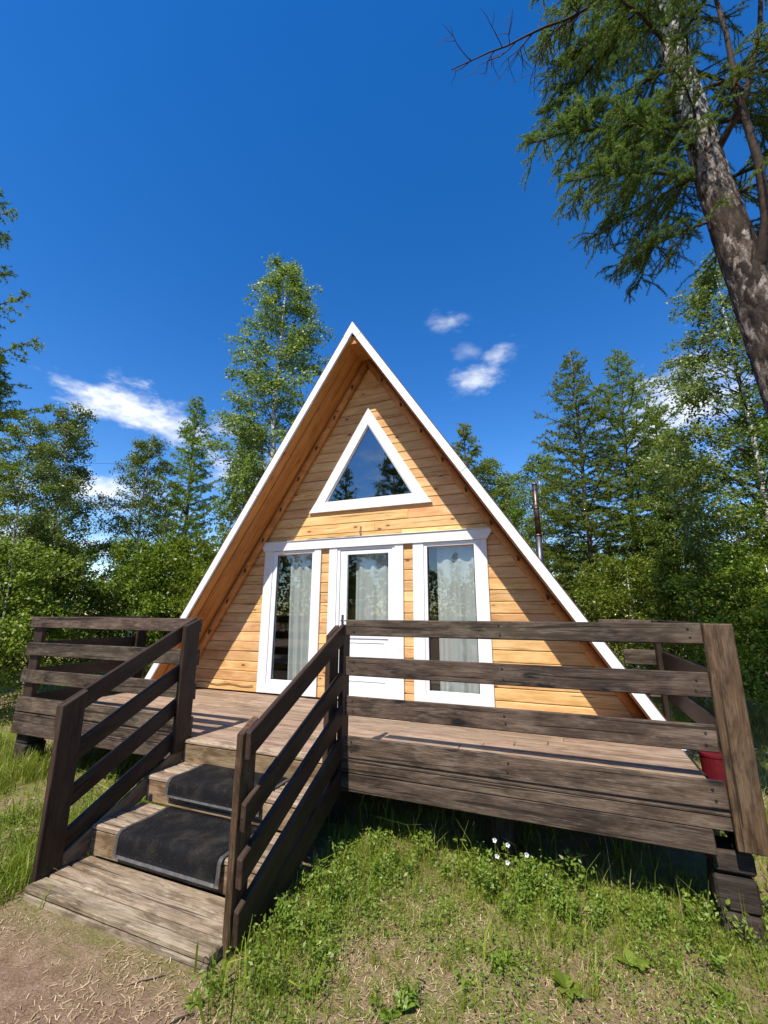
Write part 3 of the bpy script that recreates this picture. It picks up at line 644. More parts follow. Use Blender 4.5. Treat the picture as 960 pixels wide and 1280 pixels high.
for k, (tl_, tr_) in enumerate(((.588, .520), (.220, .140), (-.090, -.136), (-.385, -.398))):      # top edges at y = -1.1
    w = .138 if k == 0 else .132; c0 = w/2*math.hypot(1, sl)
    slant(-.914, -1.26 if k else -1.275, D + tl_ - c0 - .16*sl - (0 if k else .008), -.05, D + tl_ - c0 + 1.05*sl, w, .042, 'shaded_stain', ea=sl, eb=sl)
    slant(.757, -1.215, D + tr_ - c0 - .115*sl, -.024, D + tr_ - c0 + 1.076*sl, w if k < 3 else .15, .040, 'shaded_stain', ea=sl, eb=sl)

# ------------------------------------------------------------------ rubber mats on the steps
def step_mat(x0, x1, yb, yn, zt_, drop, label):
    """mat lying on a tread from yb to the nose yn and hanging over it by drop"""
    root = thing('rubber_mat', ((x0+x1)/2, (yb+yn)/2, zt_), label, 'mat', 'rubber mats on the steps')
    path = [(yb, zt_ + .006)]
    for k in range(1, 9): path.append((yb + (yn - yb)*k/8 + .0, zt_ + .006 + .002*math.sin(k)))
    path[-1] = (yn + .012, zt_ + .007)
    for k in range(1, 6): a = k/5*math.pi/2; path.append((yn + .012 - .032*math.sin(a), zt_ + .007 - .032*(1 - math.cos(a))))
    zl = zt_ + .007 - .032
    for k in range(1, 6): path.append((yn - .020 - .010*k/5, zl - (drop - .03)*k/5))
    n = len(path); nu = 24
    def sheet(name, xa, xb, th, i0, i1, mat):
        vs = []; seg = path[i0:i1]
        for off in (0, 1):
            for i, (yy, zz) in enumerate(seg):
                j = i + i0; a, b = path[max(j-1, 0)], path[min(j+1, n-1)]; ty, tz = b[0]-a[0], b[1]-a[1]; ll = math.hypot(ty, tz); nyy, nzz = tz/ll, -ty/ll
                if nzz < -.01 or (abs(nzz) <= .01 and nyy > 0): nyy, nzz = -nyy, -nzz
                for u in range(nu + 1):
                    x = xa + (xb - xa)*u/nu; wob = .003*math.sin(x*9 + i)
                    vs.append((x - (x0+x1)/2, yy + nyy*(th*off) - (yb+yn)/2, zz + nzz*(th*off) - zt_ + (wob if j < 9 else 0)*.5))
        m = len(seg); Wd = nu + 1; fs = []
        for i in range(m - 1):
            for u in range(nu):
                a = i*Wd + u; fs.append([a, a+Wd, a+Wd+1, a+1]); b = m*Wd + a; fs.append([b, b+1, b+Wd+1, b+Wd])
        for i in range(m - 1):
            for u in (0, nu):
                a = i*Wd + u; fs.append([a, a + Wd, a + Wd + m*Wd, a + m*Wd] if u else [a, a + m*Wd, a + Wd + m*Wd, a + Wd])
        for u in range(nu):
            for i in (0, m - 1): a = i*Wd + u; fs.append([a, a+1, a+1+m*Wd, a+m*Wd])
        return link(name, pymesh(name, vs, fs, True), root, mat, Matrix.Translation(((x0+x1)/2, (yb+yn)/2, zt_)))
    sheet('mat_sheet', x0 + .03, x1 - .03, .010, 0, n - 1, 'rubber_mat')
    sheet('mat_edge', x0, x0 + .0295, .007, 0, n, 'mat_border'); sheet('mat_edge', x1 - .0295, x1, .007, 0, n, 'mat_border')
    sheet('mat_edge', x0 + .03, x1 - .03, .008, n - 2, n, 'mat_border')
step_mat(-.555, .405, -.50, -.925, SZ1, .150, 'black ribbed rubber mat draped over the lowest step, larger of two')
step_mat(-.600, .345, -.07, -.475, SZ2, .120, 'black rubber mat on the step just below the deck')

# red container beyond the railing
rb = thing('red_bucket', (3.79, 2.0, 0), 'dark red plastic container half hidden behind the railing corner post', 'container')
vs, fs = tube_data([(0, 0, -.05), (0, 0, .02), (0, 0, .47), (0, 0, .49)], [.095, .10, .112, .115], 20); link('body', pymesh('body', vs, fs), rb, 'red_plastic', Matrix.Translation((3.79, 2.0, 0)))
vs, fs = tube_data([(0, 0, .485), (0, 0, .51), (0, 0, .515)], [.119, .119, .105], 20); link('lid', pymesh('lid', vs, fs), rb, 'red_plastic', Matrix.Translation((3.79, 2.0, 0)))

# ------------------------------------------------------------------ vegetation helpers
def unit(v): return v/np.maximum(np.linalg.norm(v, axis=-1, keepdims=True), 1e-9)
def rand_dirs(n, r, up=0.):
    v = r.normal(size=(n, 3))
    if isinstance(up, tuple): v += np.array(up)*1.1
    else: v[:, 2] += up
    return unit(v)
def leaf_quads(c, size, r, aspect=.62, up=.5, down=.0):
    """rhombic leaves: centre c (n,3), half length size (n,)"""
    n = len(c); nrm_ = rand_dirs(n, r, up); a = rand_dirs(n, r, down); a = unit(a - nrm_*np.sum(a*nrm_, 1, keepdims=True)); b = np.cross(nrm_, a)
    s_ = size[:, None]; q = np.empty((n, 4, 3))
    q[:, 0] = c - a*s_; q[:, 1] = c - b*s_*aspect - a*s_*.15; q[:, 2] = c + a*s_ + nrm_*s_*.15; q[:, 3] = c + b*s_*aspect - a*s_*.15
    return q
def needle_tris(c, axis_, length, width, k, r, spread=1.0):
    """k thin needles fanning from every point c round the twig direction axis_"""
    n = len(c); C_ = np.repeat(c, k, 0); A = np.repeat(axis_, k, 0); d = unit(A*.45 + r.normal(size=(n*k, 3))*spread)
    L_ = length*r.uniform(.7, 1.25, (n*k, 1)); sd = unit(np.cross(d, r.normal(size=(n*k, 3))*.6 + np.array([-.06, -.58, .81]))); t = np.empty((n*k, 3, 3))
    t[:, 0] = C_ - sd*width*.5; t[:, 1] = C_ + sd*width*.5; t[:, 2] = C_ + d*L_; return t
def merge_tubes(lst):
    vs, fs = [], []
    for v, f in lst: o_ = len(vs); vs += v; fs += [[i + o_ for i in q] for q in f]
    return vs, fs
def twig_slots(me, nmain):
    me.materials.append(M['twig_bark']); k = np.ones(len(me.polygons), dtype=np.int32); k[:nmain] = 0; me.polygons.foreach_set('material_index', k)
def curve_pts(p0, az, el0, el1, ln, n, r, wob=.06):
    pts = [np.array(p0, float)]; a = az
    for i in range(n):
        t = (i + .5)/n; el = el0 + (el1 - el0)*t; a += r.normal()*wob
        pts.append(pts[-1] + ln/n*np.array([math.cos(a)*math.cos(el), math.sin(a)*math.cos(el), math.sin(el)]))
    return np.array(pts)
def along(pts, t):
    f = np.clip(t, 0, .9999)*(len(pts) - 1); i = f.astype(int); k = (f - i)[:, None]; return pts[i]*(1 - k) + pts[i+1]*k

def birch_mesh(seed, H, start, spread, nbr, leaves, size, prof=1.0, trunk_r=.075, low=.25):
    r = np.random.default_rng(seed); tubes = []; n = 12
    tp = np.zeros((n + 1, 3)); tp[:, 2] = np.linspace(0, H, n + 1); w = np.cumsum(r.normal(size=(n + 1, 2))*.035*H/10, 0); tp[:, :2] = w - w[0]
    tubes.append(tube_data(tp, [trunk_r*(1 - .9*(i/n)**1.1) + .006 for i in range(n + 1)], 8))
    cs = []; az = r.uniform(0, 6)
    for k in range(nbr):
        t = start + (1 - start)*((k + r.uniform(0, .8))/nbr)**.92; u = (t - start)/(1 - start); az += 2.4 + r.normal()*.5
        shape = (min(1, low + u*2.4))*(1 - u)**.62
        ln = spread*shape*r.uniform(.6, 1.2)*prof + .22
        p0 = along(tp, np.array([t]))[0]
        bp = curve_pts(p0, az, R(r.uniform(38, 62)), R(r.uniform(-5, 30)), ln, 6, r, .12)
        tubes.append(tube_data(bp, [max(.004, .022*ln/2*(1 - i/7)) for i in range(7)], 4, False))
        m = max(3, int(leaves/nbr*(.35 + ln/spread)))
        for q in range(int(3 + ln*3.2)):
            tq = r.uniform(.25, 1.0); o_ = along(bp, np.array([tq]))[0]
            sp = curve_pts(o_, az + r.choice([-1, 1])*r.uniform(.3, 1.5), R(r.uniform(0, 45)), R(r.uniform(-75, -15)), ln*.42*(1.15 - tq*.55) + .16, 4, r, .2)
            tubes.append(tube_data(sp, [.006, .005, .004, .003, .002], 3, False))
            mm = max(3, int(m/(3 + ln*3.2))); cs.append(along(sp, r.uniform(.1, 1, mm)) + r.normal(size=(mm, 3))*.065)
        mm = max(2, m//6); cs.append(along(bp, r.uniform(.45, 1, mm)) + r.normal(size=(mm, 3))*.08)
    c = np.concatenate(cs); sz = size*r.uniform(.65, 1.25, len(c)); q = leaf_quads(c, sz, r, .66, (-.10, -.75, .85), -.5)
    vs, fs = merge_tubes(tubes); tm = pymesh('trunk', vs, fs, True); tm.materials.append(M['birch_bark']); twig_slots(tm, len(tubes[0][1]))
    cm = npmesh('crown', q, 4, np.clip(r.normal(.5, .24, len(q)), 0, 1)); return tm, cm

def larch_mesh(seed, H, start, spread, nbr, step, nl, nw, k=4, trunk_r=.09, bark='larch_bark', droop=0.):
    r = np.random.default_rng(seed); tubes = []; n = 12
    tp = np.zeros((n + 1, 3)); tp[:, 2] = np.linspace(0, H, n + 1); w = np.cumsum(r.normal(size=(n + 1, 2))*.018*H/10, 0); tp[:, :2] = w - w[0]
    tubes.append(tube_data(tp, [trunk_r*(1 - .93*(i/n)) + .006 for i in range(n + 1)], 8)); P_, A_ = [], []; az = r.uniform(0, 6)
    def put(pts, t0):
        ln = np.linalg.norm(pts[1:] - pts[:-1], axis=1).sum(); m = max(2, int(ln*(1 - t0)/step)); t = r.uniform(t0, 1, m)
        p = along(pts, t); P_.append(p + r.normal(size=p.shape)*.012); A_.append(unit(along(pts, np.clip(t + .05, 0, 1)) - p + 1e-6))
    for q in range(nbr):
        t = start + (1 - start)*((q + r.uniform(0, .7))/nbr)**.95; u = (t - start)/(1 - start); az += 2.4 + r.normal()*.45
        ln = spread*((1 - u)**.80)*min(1, .50 + u*2.6)*r.uniform(.5, 1.15) + .12
        bp = curve_pts(along(tp, np.array([t]))[0], az, R(r.uniform(0, 25) + 25*u), R(r.uniform(0, 25) + 30*u - droop), ln, 6, r, .08)
        tubes.append(tube_data(bp, [max(.004, .014*(1 - i/7)*min(1.5, ln)) for i in range(7)], 4, False)); put(bp, .12)
        for _ in range(int(4 + ln*7)):
            tq = r.uniform(.12, .97); o_ = along(bp, np.array([tq]))[0]
            sp = curve_pts(o_, az + r.choice([-1, 1])*r.uniform(.5, 1.3), R(r.uniform(-25, 25)), R(r.uniform(-30, 25)), ln*.36*(1.15 - tq) + .10, 3, r, .2); put(sp, .0)
    p = np.concatenate(P_); a = np.concatenate(A_); tr_ = needle_tris(p, a, nl, nw, k, r)
    vs, fs = merge_tubes(tubes); tm = pymesh('trunk', vs, fs, True); tm.materials.append(M[bark]); twig_slots(tm, len(tubes[0][1]))
    cm = npmesh('crown', tr_, 3, np.clip(np.repeat(r.normal(.5, .22, len(p)), k) + r.normal(size=len(tr_))*.08, 0, 1)); return tm, cm

PROTO = {}
PROTO['birch_tall'] = birch_mesh(3, 12.5, .20, 1.75, 90, 40000, .036, 1.0, .10)
PROTO['birch_round'] = birch_mesh(8, 8.0, .18, 1.9, 68, 27000, .034, 1.0, .07)
PROTO['birch_slim'] = birch_mesh(15, 7.0, .16, 1.25, 60, 20000, .033, 1.0, .055)
PROTO['birch_big'] = birch_mesh(21, 9.0, .15, 2.3, 80, 42000, .034, 1.0, .085)
PROTO['sapling'] = birch_mesh(33, 3.2, .06, 1.15, 48, 15000, .031, 1.0, .03, .7)
PROTO['sapling_wide'] = birch_mesh(41, 2.6, .04, 1.5, 48, 16000, .031, 1.0, .03, .8)
PROTO['larch_tall'] = larch_mesh(5, 10.5, .10, 2.9, 135, .034, .072, .019, 5)
PROTO['larch_slim'] = larch_mesh(6, 8.0, .10, 2.0, 110, .028, .068, .020, 5)
PROTO['larch_big'] = larch_mesh(7, 10.5, .08, 3.4, 140, .034, .072, .019, 5)
for k_, (tm, cm) in PROTO.items(): cm.materials.append(M['larch_needle' if 'larch' in k_ else ('shrub_leaf' if 'sapling' in k_ else 'birch_leaf')])
def tree(name, kind, loc, h, rot, label, group=None, cat='tree', wide=1.0):
    tm, cm = PROTO[kind]; base_h = {'birch_tall': 12.5, 'birch_round': 8, 'birch_slim': 7, 'birch_big': 9, 'sapling': 3.2, 'sapling_wide': 2.6, 'larch_tall': 10.5, 'larch_slim': 8, 'larch_big': 10.5}[kind]
    s_ = h/base_h; x, y = loc; mw = Matrix.Translation((x, y, ground_h(x, y) - .05)) @ Matrix.Rotation(rot, 4, 'Z') @ Matrix.Diagonal((s_*wide, s_*wide, s_, 1))
    root = link(name, None, mw=mw); tag(root, label, cat, group)
    link('trunk', tm, root, None, mw); link('crown', cm, root, None, mw); return root
B1, B2, L1, L2 = 'birches round the cabin', 'birch saplings along the clearing', 'larches round the cabin', 'trees behind the photographer'
for a in (
    ('birch_tree', 'birch_tall', (-4.63, 6.07), 12.6, .4, 'tallest birch, rising behind the roof on the side of the steps', B1, 'tree', 1.2),
    ('birch_tree', 'birch_slim', (-8.7, 2.94), 6.8, 1.2, 'slim birch with a pointed top against the white cloud at far left', B1),
    ('birch_tree', 'birch_round', (-7.65, 1.74), 5.7, 2.2, 'small rounded birch beside the dark larch at the left picture edge', B1),
    ('birch_tree', 'birch_round', (-8.46, 5.09), 6.7, 3.0, 'leafy birch in front of the yellowish larch left of the roof', B1),
    ('birch_tree', 'birch_slim', (-6.6, 7.2), 7.6, 4.1, 'birch at the foot of the tallest birch, partly behind the roof edge', B1),
    ('birch_tree', 'birch_big', (6.24, 6.32), 8.9, .8, 'big birch with a white leaning trunk behind the railing corner', B1),
    ('birch_tree', 'birch_big', (6.95, 5.4), 7.4, 2.9, 'dense birch at the right picture edge under the big larch', B1),
    ('birch_tree', 'birch_round', (5.6, 9.6), 6.6, 5.0, 'mid-height birch between the larch pair and the white-trunked birch', B1),
    ('birch_tree', 'birch_slim', (.6, 15.4), 7.7, .3, 'far birch seen beside the stove pipe', B1),
    ('larch_tree', 'larch_slim', (-1.08, 15.12), 10.5, .0, 'far pointed larch whose tip shows behind the right roof slope', L1, 'tree', 1.3),
    ('larch_tree', 'larch_tall', (3.43, 10.95), 10.5, 1.0, 'taller, pointed larch of the pair right of the stove pipe', L1, 'tree', 1.2),
    ('larch_tree', 'larch_big', (4.78, 11.82), 10.6, 2.0, 'broader larch of the pair, nearer the picture edge', L1, 'tree', 1.15),
    ('larch_tree', 'larch_slim', (5.9, 12.6), 8.6, 2.9, 'shorter larch leaning on the far side of the larch pair', L1, 'tree', 1.2),
    ('birch_tree', 'birch_slim', (2.2, 13.2), 7.6, 1.9, 'slender birch between the stove pipe and the larch pair', B1, 'tree', 1.2),
    ('birch_tree', 'birch_slim', (-.3, 17.0), 9.0, 2.4, 'far birch just above the right roof slope', B1, 'tree', 1.2),
    ('larch_tree', 'larch_slim', (-9.91, 8.01), 9.8, 3.0, 'yellowish larch with a spiky top left of the tallest birch', L1),
    ('larch_tree', 'larch_tall', (-10.6, .55), 14.2, 4.0, 'dark larch reaching in from the left picture edge', L1, 'tree', .85),
    ('larch_tree', 'larch_slim', (-10.2, 1.6), 8.2, 5.0, 'lower larch beside the dark one at the left edge', L1),
    ('larch_tree', 'larch_slim', (7.6, 10.5), 8.0, 5.5, 'larch in the shade behind the white-trunked birch', L1),
    ('birch_sapling', 'sapling', (-6.32, 1.04), 2.9, .2, 'young birch by the far left railing post', B2),
    ('birch_sapling', 'sapling_wide', (-7.4, 2.4), 3.0, 1.3, 'bushy birch sapling beyond the left railing, second from the edge', B2),
    ('birch_sapling', 'sapling', (-6.6, 3.7), 3.3, 2.4, 'birch sapling behind the middle of the left railing', B2),
    ('birch_sapling', 'sapling_wide', (-6.6, 5.2), 3.5, 3.3, 'birch sapling close to the left roof edge', B2),
    ('birch_sapling', 'sapling_wide', (-5.2, 4.6), 2.6, 5.3, 'low leafy sapling right against the left roof slope', B2),
    ('birch_sapling', 'sapling_wide', (4.0, 8.4), 3.0, 4.4, 'bushy sapling at the foot of the larch pair', B2),
    ('birch_sapling', 'sapling', (5.0, 7.4), 3.2, 5.5, 'sapling above the end of the top rail', B2),
    ('birch_sapling', 'sapling_wide', (5.7, 6.0), 2.9, .6, 'sapling right behind the brown corner post', B2),
    ('birch_sapling', 'sapling', (5.5, 4.95), 2.6, 1.7, 'sapling at the right picture edge level with the railing', B2),
    ('birch_tree', 'birch_tall', (-4.9, -12.0), 10.6, .5, 'birch mirrored in the triangular pane, right of its middle', L2),
    ('larch_tree', 'larch_slim', (-7.9, -12.5), 9.6, .9, 'larch mirrored at the left corner of the triangular pane', L2),
    ('birch_tree', 'birch_big', (-10.5, -15), 8.5, 2.5, 'birch mirrored in the tall window beside the steps', L2),
    ('birch_tree', 'birch_round', (3.0, -22), 8.5, 3.5, 'birch mirrored in the door glass', L2)):
    tree(*a)

# a wood too far off to pick out single trees closes the view
r = np.random.default_rng(77); cs = []
for _ in range(520):
    a = r.uniform(0, 2*math.pi); d = r.uniform(24, 48); hgt = r.uniform(3.5, 7.0)*(d/30)**.5; cx_, cy_ = 1 + d*math.cos(a), 2 + d*math.sin(a)
    m = 260; t = r.uniform(0, 1, m)**.8; rad = (1 - t)**.7*1.5*r.uniform(.2, 1, m) + .1; th = r.uniform(0, 6.3, m)
    cs.append(np.stack([cx_ + rad*np.cos(th)*1.1, cy_ + rad*np.sin(th)*1.1, t*hgt], 1))
c_ = np.concatenate(cs); o = link('far_wood', npmesh('far_wood', leaf_quads(c_, r.uniform(.10, .22, len(c_)), r, .6, .3), 4, np.clip(r.normal(.45, .22, len(c_)), 0, 1)), None, 'birch_leaf')
tag(o, 'far-off mixed wood closing the clearing all round', 'wood', None, 'stuff')

# ------------------------------------------------------------------ the near larch
NL = Vector((4.06, .32, 0)); TH = 13.0
nl = thing('larch_tree', (NL.x, NL.y, 0), 'large near larch with scaly sunlit trunk leaning into the upper right corner', 'tree', L1)
def trunk_axis(z): return Vector((NL.x + .125 + .10*max(0, 5.4 - z)**1.15/2 + .05*math.sin(z*.45) - .030*z, NL.y + .04*math.sin(z*.6 + 1), z))
def trunk_rad(z): return .195*(1 - z/TH)**1.05 + .06*math.exp(-z*1.6) + .01
segs, rows_ = 72, 300; tv, tf = [], []
for j in range(rows_ + 1):
    z_ = -.1 + (TH)*(j/rows_)**1.25; ax_ = trunk_axis(z_); rd = trunk_rad(max(z_, 0))
    for i in range(segs):
        th = 2*math.pi*i/segs; q = Vector((math.cos(th)*3.2*rd*5, math.sin(th)*3.2*rd*5, z_*4.2))
        e = mnoise.noise(q*1.0)*.5 + mnoise.noise(q*2.6)*.4; rid = 1 - abs(mnoise.noise(Vector((math.cos(th)*5, math.sin(th)*5, z_*1.6)) + Vector((e, e, 0))*.7))*2
        rr_ = rd*(1 + .05*e) - .020*max(0, rid - .55)*min(1, rd/.15) + .006*mnoise.noise(q*6)
        tv.append((ax_.x + math.cos(th)*rr_ - NL.x, ax_.y + math.sin(th)*rr_ - NL.y, z_))
for j in range(rows_):
    for i in range(segs): tf.append([j*segs + i, j*segs + (i+1) % segs, (j+1)*segs + (i+1) % segs, (j+1)*segs + i])
link('trunk', pymesh('trunk', tv, tf, True), nl, 'scaly_bark', Matrix.Translation((NL.x, NL.y, 0)))
def larch_branch(seed, ln, el0, el1, dens=1.0, bare=False):
    r = np.random.default_rng(seed); tubes = []; P_, A_ = [], []
    def put(pts, t0, step):
        l_ = np.linalg.norm(pts[1:] - pts[:-1], axis=1).sum(); m = max(2, int(l_*(1 - t0)/step)); t = np.linspace(t0, 1, m) + r.uniform(-.01, .01, m)
        p = along(pts, np.clip(t, 0, .999)); P_.append(p + r.normal(size=p.shape)*.003); A_.append(unit(along(pts, np.clip(t + .05, 0, 1)) - p + 1e-6))
    bp = curve_pts((0, 0, 0), 0, R(el0), R(el1), ln, 10, r, .10); r0 = (.006 if bare else .011)*ln + .004
    tubes.append(tube_data(bp, [r0*(1 - .85*i/10) + .002 for i in range(11)], 6))
    if not bare: put(bp, .25, .02)
    for k in range(int((9 if bare else 26)*ln)):
        tq = r.uniform(.10, .98); o_ = along(bp, np.array([tq]))[0]; sg = r.choice([-1, 1]); l2 = (.34*ln*(1.1 - tq*.85) + .10)*r.uniform(.5, 1.2)
        a2 = sg*r.uniform(.45, 1.25); sp = curve_pts(o_, a2, R(r.uniform(-30, 20)), R(r.uniform(-75, -10) if not bare else r.uniform(-40, 50)), l2, 5, r, .18)
        tubes.append(tube_data(sp, [.006, .005, .0045, .004, .003, .0018], 4, False))
        if not bare: put(sp, .04, .017/dens)
        for _ in range(int(r.integers(1, 5))):
            t3 = r.uniform(.2, .95); o3 = along(sp, np.array([t3]))[0]; s3 = curve_pts(o3, a2 + r.choice([-1, 1])*r.uniform(.4, 1.2), R(r.uniform(-50, 10)), R(r.uniform(-85, -20) if not bare else r.uniform(-40, 40)), l2*.42 + .03, 3, r, .2)
            tubes.append(tube_data(s3, [.0035, .003, .0025, .0015], 3, False))
            if not bare: put(s3, 0, .017/dens)
    vs, fs = merge_tubes(tubes); wm = pymesh('branch', vs, fs, True); wm.materials.append(M['twig_bark'])
    if bare: return wm, None
    p = np.concatenate(P_); a = np.concatenate(A_); kq = 10; t_ = needle_tris(p, a, .034, .0052, kq, r, .95)
    cm = npmesh('needles', t_, 3, np.clip(np.repeat(r.normal(.5, .2, len(p)), kq) + r.normal(size=len(t_))*.08, 0, 1)); cm.materials.append(M['near_larch_needle']); return wm, cm
BR = [larch_branch(101, 1.6, 18, -22), larch_branch(102, 1.8, 8, -30), larch_branch(103, 1.3, 25, -5), larch_branch(104, 1.5, 0, -40)]
def nbranch(z_, az, sc, kind, pitch=0., roll=0.):
    p = trunk_axis(z_); wm, cm = BR[kind]
    mw = Matrix.Translation(p) @ Matrix.Rotation(R(az), 4, 'Z') @ Matrix.Rotation(R(-pitch), 4, 'Y') @ Matrix.Rotation(R(roll), 4, 'X') @ Matrix.Scale(sc, 4)
    b = link('branch', wm, nl, None, mw)
    if cm: link('needles', cm, b, None, mw)
    return b
# azimuth: 0 = +x, 90 = away from the camera, 180 = towards the roof, 270 = towards the camera
for a in ((5.05, 176, .62, 3, 2), (5.45, 190, .74, 1, 6), (5.55, 158, .70, 0, 4), (5.75, 225, .66, 0, 4), (6.05, 182, .84, 1, 10), (6.2, 204, .74, 0, 4), (6.35, 150, .80, 3, 6),
          (6.8, 172, .78, 0, 8), (7.1, 212, .70, 1, 8), (7.25, 188, .66, 2, 12), (7.75, 165, .68, 0, 10), (7.9, 205, .62, 1, 10),
          (5.0, 60, .8, 0, 0), (5.2, 335, .7, 1, 0), (5.4, 20, .8, 0, 4), (5.8, 90, .8, 1, 0), (5.9, 300, .55, 2, 0), (6.1, 40, .9, 0, 0), (6.4, 350, .8, 1, 4), (6.6, 110, .9, 0, 0), (6.8, 30, .9, 3, 6),
          (7.1, 330, .85, 0, 4), (7.3, 80, .9, 1, 6), (7.6, 10, .9, 0, 4), (7.8, 130, .85, 1, 6), (7.9, 310, .75, 0, 6), (6.0, 245, .55, 2, 4), (6.5, 262, .5, 2, 10), (7.2, 252, .55, 0, 10), (7.0, 275, .45, 2, 10)): nbranch(*a)
rb_ = np.random.default_rng(9); azz = 0.
for k in range(44):
    z_ = 8.0 + 4.7*(k/44); azz += 137.5; nbranch(z_, azz + rb_.uniform(-25, 25), (.85 - .5*(k/44))*rb_.uniform(.8, 1.15), int(rb_.integers(0, 4)), 6 + 20*(k/44))
# thick bare limbs beside the trunk and one dead branch stretching over the sky
def limb(pts, r0, r1):
    pts = [Vector(p) for p in pts]; n = len(pts); tube('limb', pts, [r0 + (r1 - r0)*i/(n - 1) for i in range(n)], 'twig_bark', nl, 10)
a0 = trunk_axis(4.3); limb([a0, a0 + Vector((.05, -.10, .20)), a0 + Vector((.10, -.20, .50)), a0 + Vector((.10, -.27, .95)), a0 + Vector((.06, -.30, 1.6)), a0 + Vector((.08, -.30, 2.3)), a0 + Vector((.06, -.28, 3.3))], .046, .013)
a0 = trunk_axis(4.25); limb([a0, a0 + Vector((.28, -.12, .10)), a0 + Vector((.55, -.2, .34)), a0 + Vector((.9, -.2, .55)), a0 + Vector((1.5, -.2, .8))], .052, .02)
a0 = trunk_axis(5.6); limb([a0, a0 + Vector((.25, -.2, .35)), a0 + Vector((.4, -.3, .9)), a0 + Vector((.5, -.35, 1.6))], .032, .012)
DB = larch_branch(120, 1.9, -4, -12, 1, True)
p = trunk_axis(8.1); mw = Matrix.Translation(p) @ Matrix.Rotation(R(186), 4, 'Z') @ Matrix.Rotation(R(5), 4, 'Y') @ Matrix.Scale(1.1, 4); link('dead_branch', DB[0], nl, None, mw)

# ------------------------------------------------------------------ grass and weeds
r = np.random.default_rng(500)
def gh(xy): return np.array([ground_h(a, b) for a, b in xy])
def fld(xy, sc, off): return np.array([mnoise.noise(Vector((a*sc + off, b*sc - off, off))) for a, b in xy])
def bare_mask(xy):
    """1 on the trodden earth in front of the steps"""
    n_ = fld(xy, 1.3, 4.0)*.35; return (xy[:, 1] < -1.42 + n_*.6)*(xy[:, 0] < .86 + n_) 
def blocked(xy):
    x, y_ = xy[:, 0], xy[:, 1]; return ((x > -.90)*(x < .72)*(y_ > -1.36)*(y_ < .0)) | ((abs(x) < 3.0)*(y_ > 1.0)*(y_ < 7.6)) | ((x > 3.26)*(x < 3.5)*(y_ > .02)*(y_ < .3))
def blades(xy, hgt, wid, r, lean=.5, green=.35, gsd=.18, seglift=.62):
    n = len(xy); z_ = gh(xy); b = np.column_stack([xy, z_ - .01]); a = r.uniform(0, 2*math.pi, n); d = np.column_stack([np.cos(a), np.sin(a), np.zeros(n)])
    sd = np.column_stack([-np.sin(a), np.cos(a), np.zeros(n)]); ca = r.uniform(0, 6.28, n); sd = sd*np.cos(ca)[:, None] + d*np.sin(ca)[:, None]
    h = hgt*r.uniform(.45, 1.25, n); ln = np.abs(r.normal(0, lean, n))*h; w = (wid*r.uniform(.6, 1.3, n))[:, None]
    mid = b + d*(ln*.3)[:, None]; mid[:, 2] += h*seglift; tip = b + d*ln[:, None]; tip[:, 2] += h*np.clip(1.0 - .25*(ln/np.maximum(h, 1e-4))**2, .35, 1)
    q = np.empty((n, 2, 4, 3)); q[:, 0, 0] = b - sd*w*.5; q[:, 0, 1] = b + sd*w*.5; q[:, 0, 2] = mid + sd*w*.42; q[:, 0, 3] = mid - sd*w*.42
    q[:, 1, 0] = mid - sd*w*.42; q[:, 1, 1] = mid + sd*w*.42; q[:, 1, 2] = tip + sd*w*.08; q[:, 1, 3] = tip - sd*w*.08
    c_ = np.clip(r.normal(green, gsd, n), 0, 1); return q.reshape(-1, 4, 3), np.repeat(c_, 2)
def scatter(x0, x1, y0, y1, n, r, clump=0.):
    if clump:
        m = max(1, n//26); cc = np.column_stack([r.uniform(x0, x1, m), r.uniform(y0, y1, m)]); xy = cc[r.integers(0, m, n)] + r.normal(size=(n, 2))*clump
    else: xy = np.column_stack([r.uniform(x0, x1, n), r.uniform(y0, y1, n)])
    return xy[~(bare_mask(xy).astype(bool) | blocked(xy))]
Q, C_ = [], []
def addgrass(*a):
    q, c_ = blades(*a); Q.append(q); C_.append(c_)
# foreground right of the steps: short mixed turf, dry patches, longer tufts along the deck
xy = scatter(.55, 5.4, -2.1, .75, 60000, r, .035); dens = fld(xy, 1.1, 1.0) + .5*fld(xy, 3.4, 2.0); near = np.clip((xy[:, 1] + .75)/.7, 0, 1)
keep = r.uniform(0, 1, len(xy)) < np.clip(.55 + dens*1.9 + near*.4, .05, 1); xy = xy[keep]; near = near[keep]; dens = dens[keep]
addgrass(xy, .022 + .050*near*np.clip(.7 + dens, 0, 1.4) + .02*np.clip(dens, 0, 1), .0026, r, 1.1, np.clip(.50 - dens*.34 - near*.10, .16, .85), .18)
xy = scatter(.7, 4.6, -.38, .45, 6000, r, .05); addgrass(xy, .11, .0034, r, .8, .36, .18)
xy = scatter(.80, 1.25, -1.5, -.2, 2400, r, .05); addgrass(xy, .09, .0038, r, .7, .32, .15)
xy = scatter(.5, 5.0, -2.1, -.1, 30000, r); kd_ = fld(xy, 1.1, 1.0) + .5*fld(xy, 3.4, 2.0); xy = xy[r.uniform(0, 1, len(xy)) < np.clip(.6 - kd_*1.2, .1, 1)]; addgrass(xy, .022, .0028, r, 2.2, .85, .12)
xy = scatter(1.2, 3.6, -.15, .3, 140, r); addgrass(xy, .34, .0036, r, .7, .45, .2)
xy = scatter(.8, 4.4, -1.3, .2, 5500, r, .022); addgrass(xy, .08, .0034, r, .75, .28, .14)
xy = scatter(.8, 4.4, -1.9, -.3, 900, r, .03); addgrass(xy, .12, .003, r, .9, .75, .15)
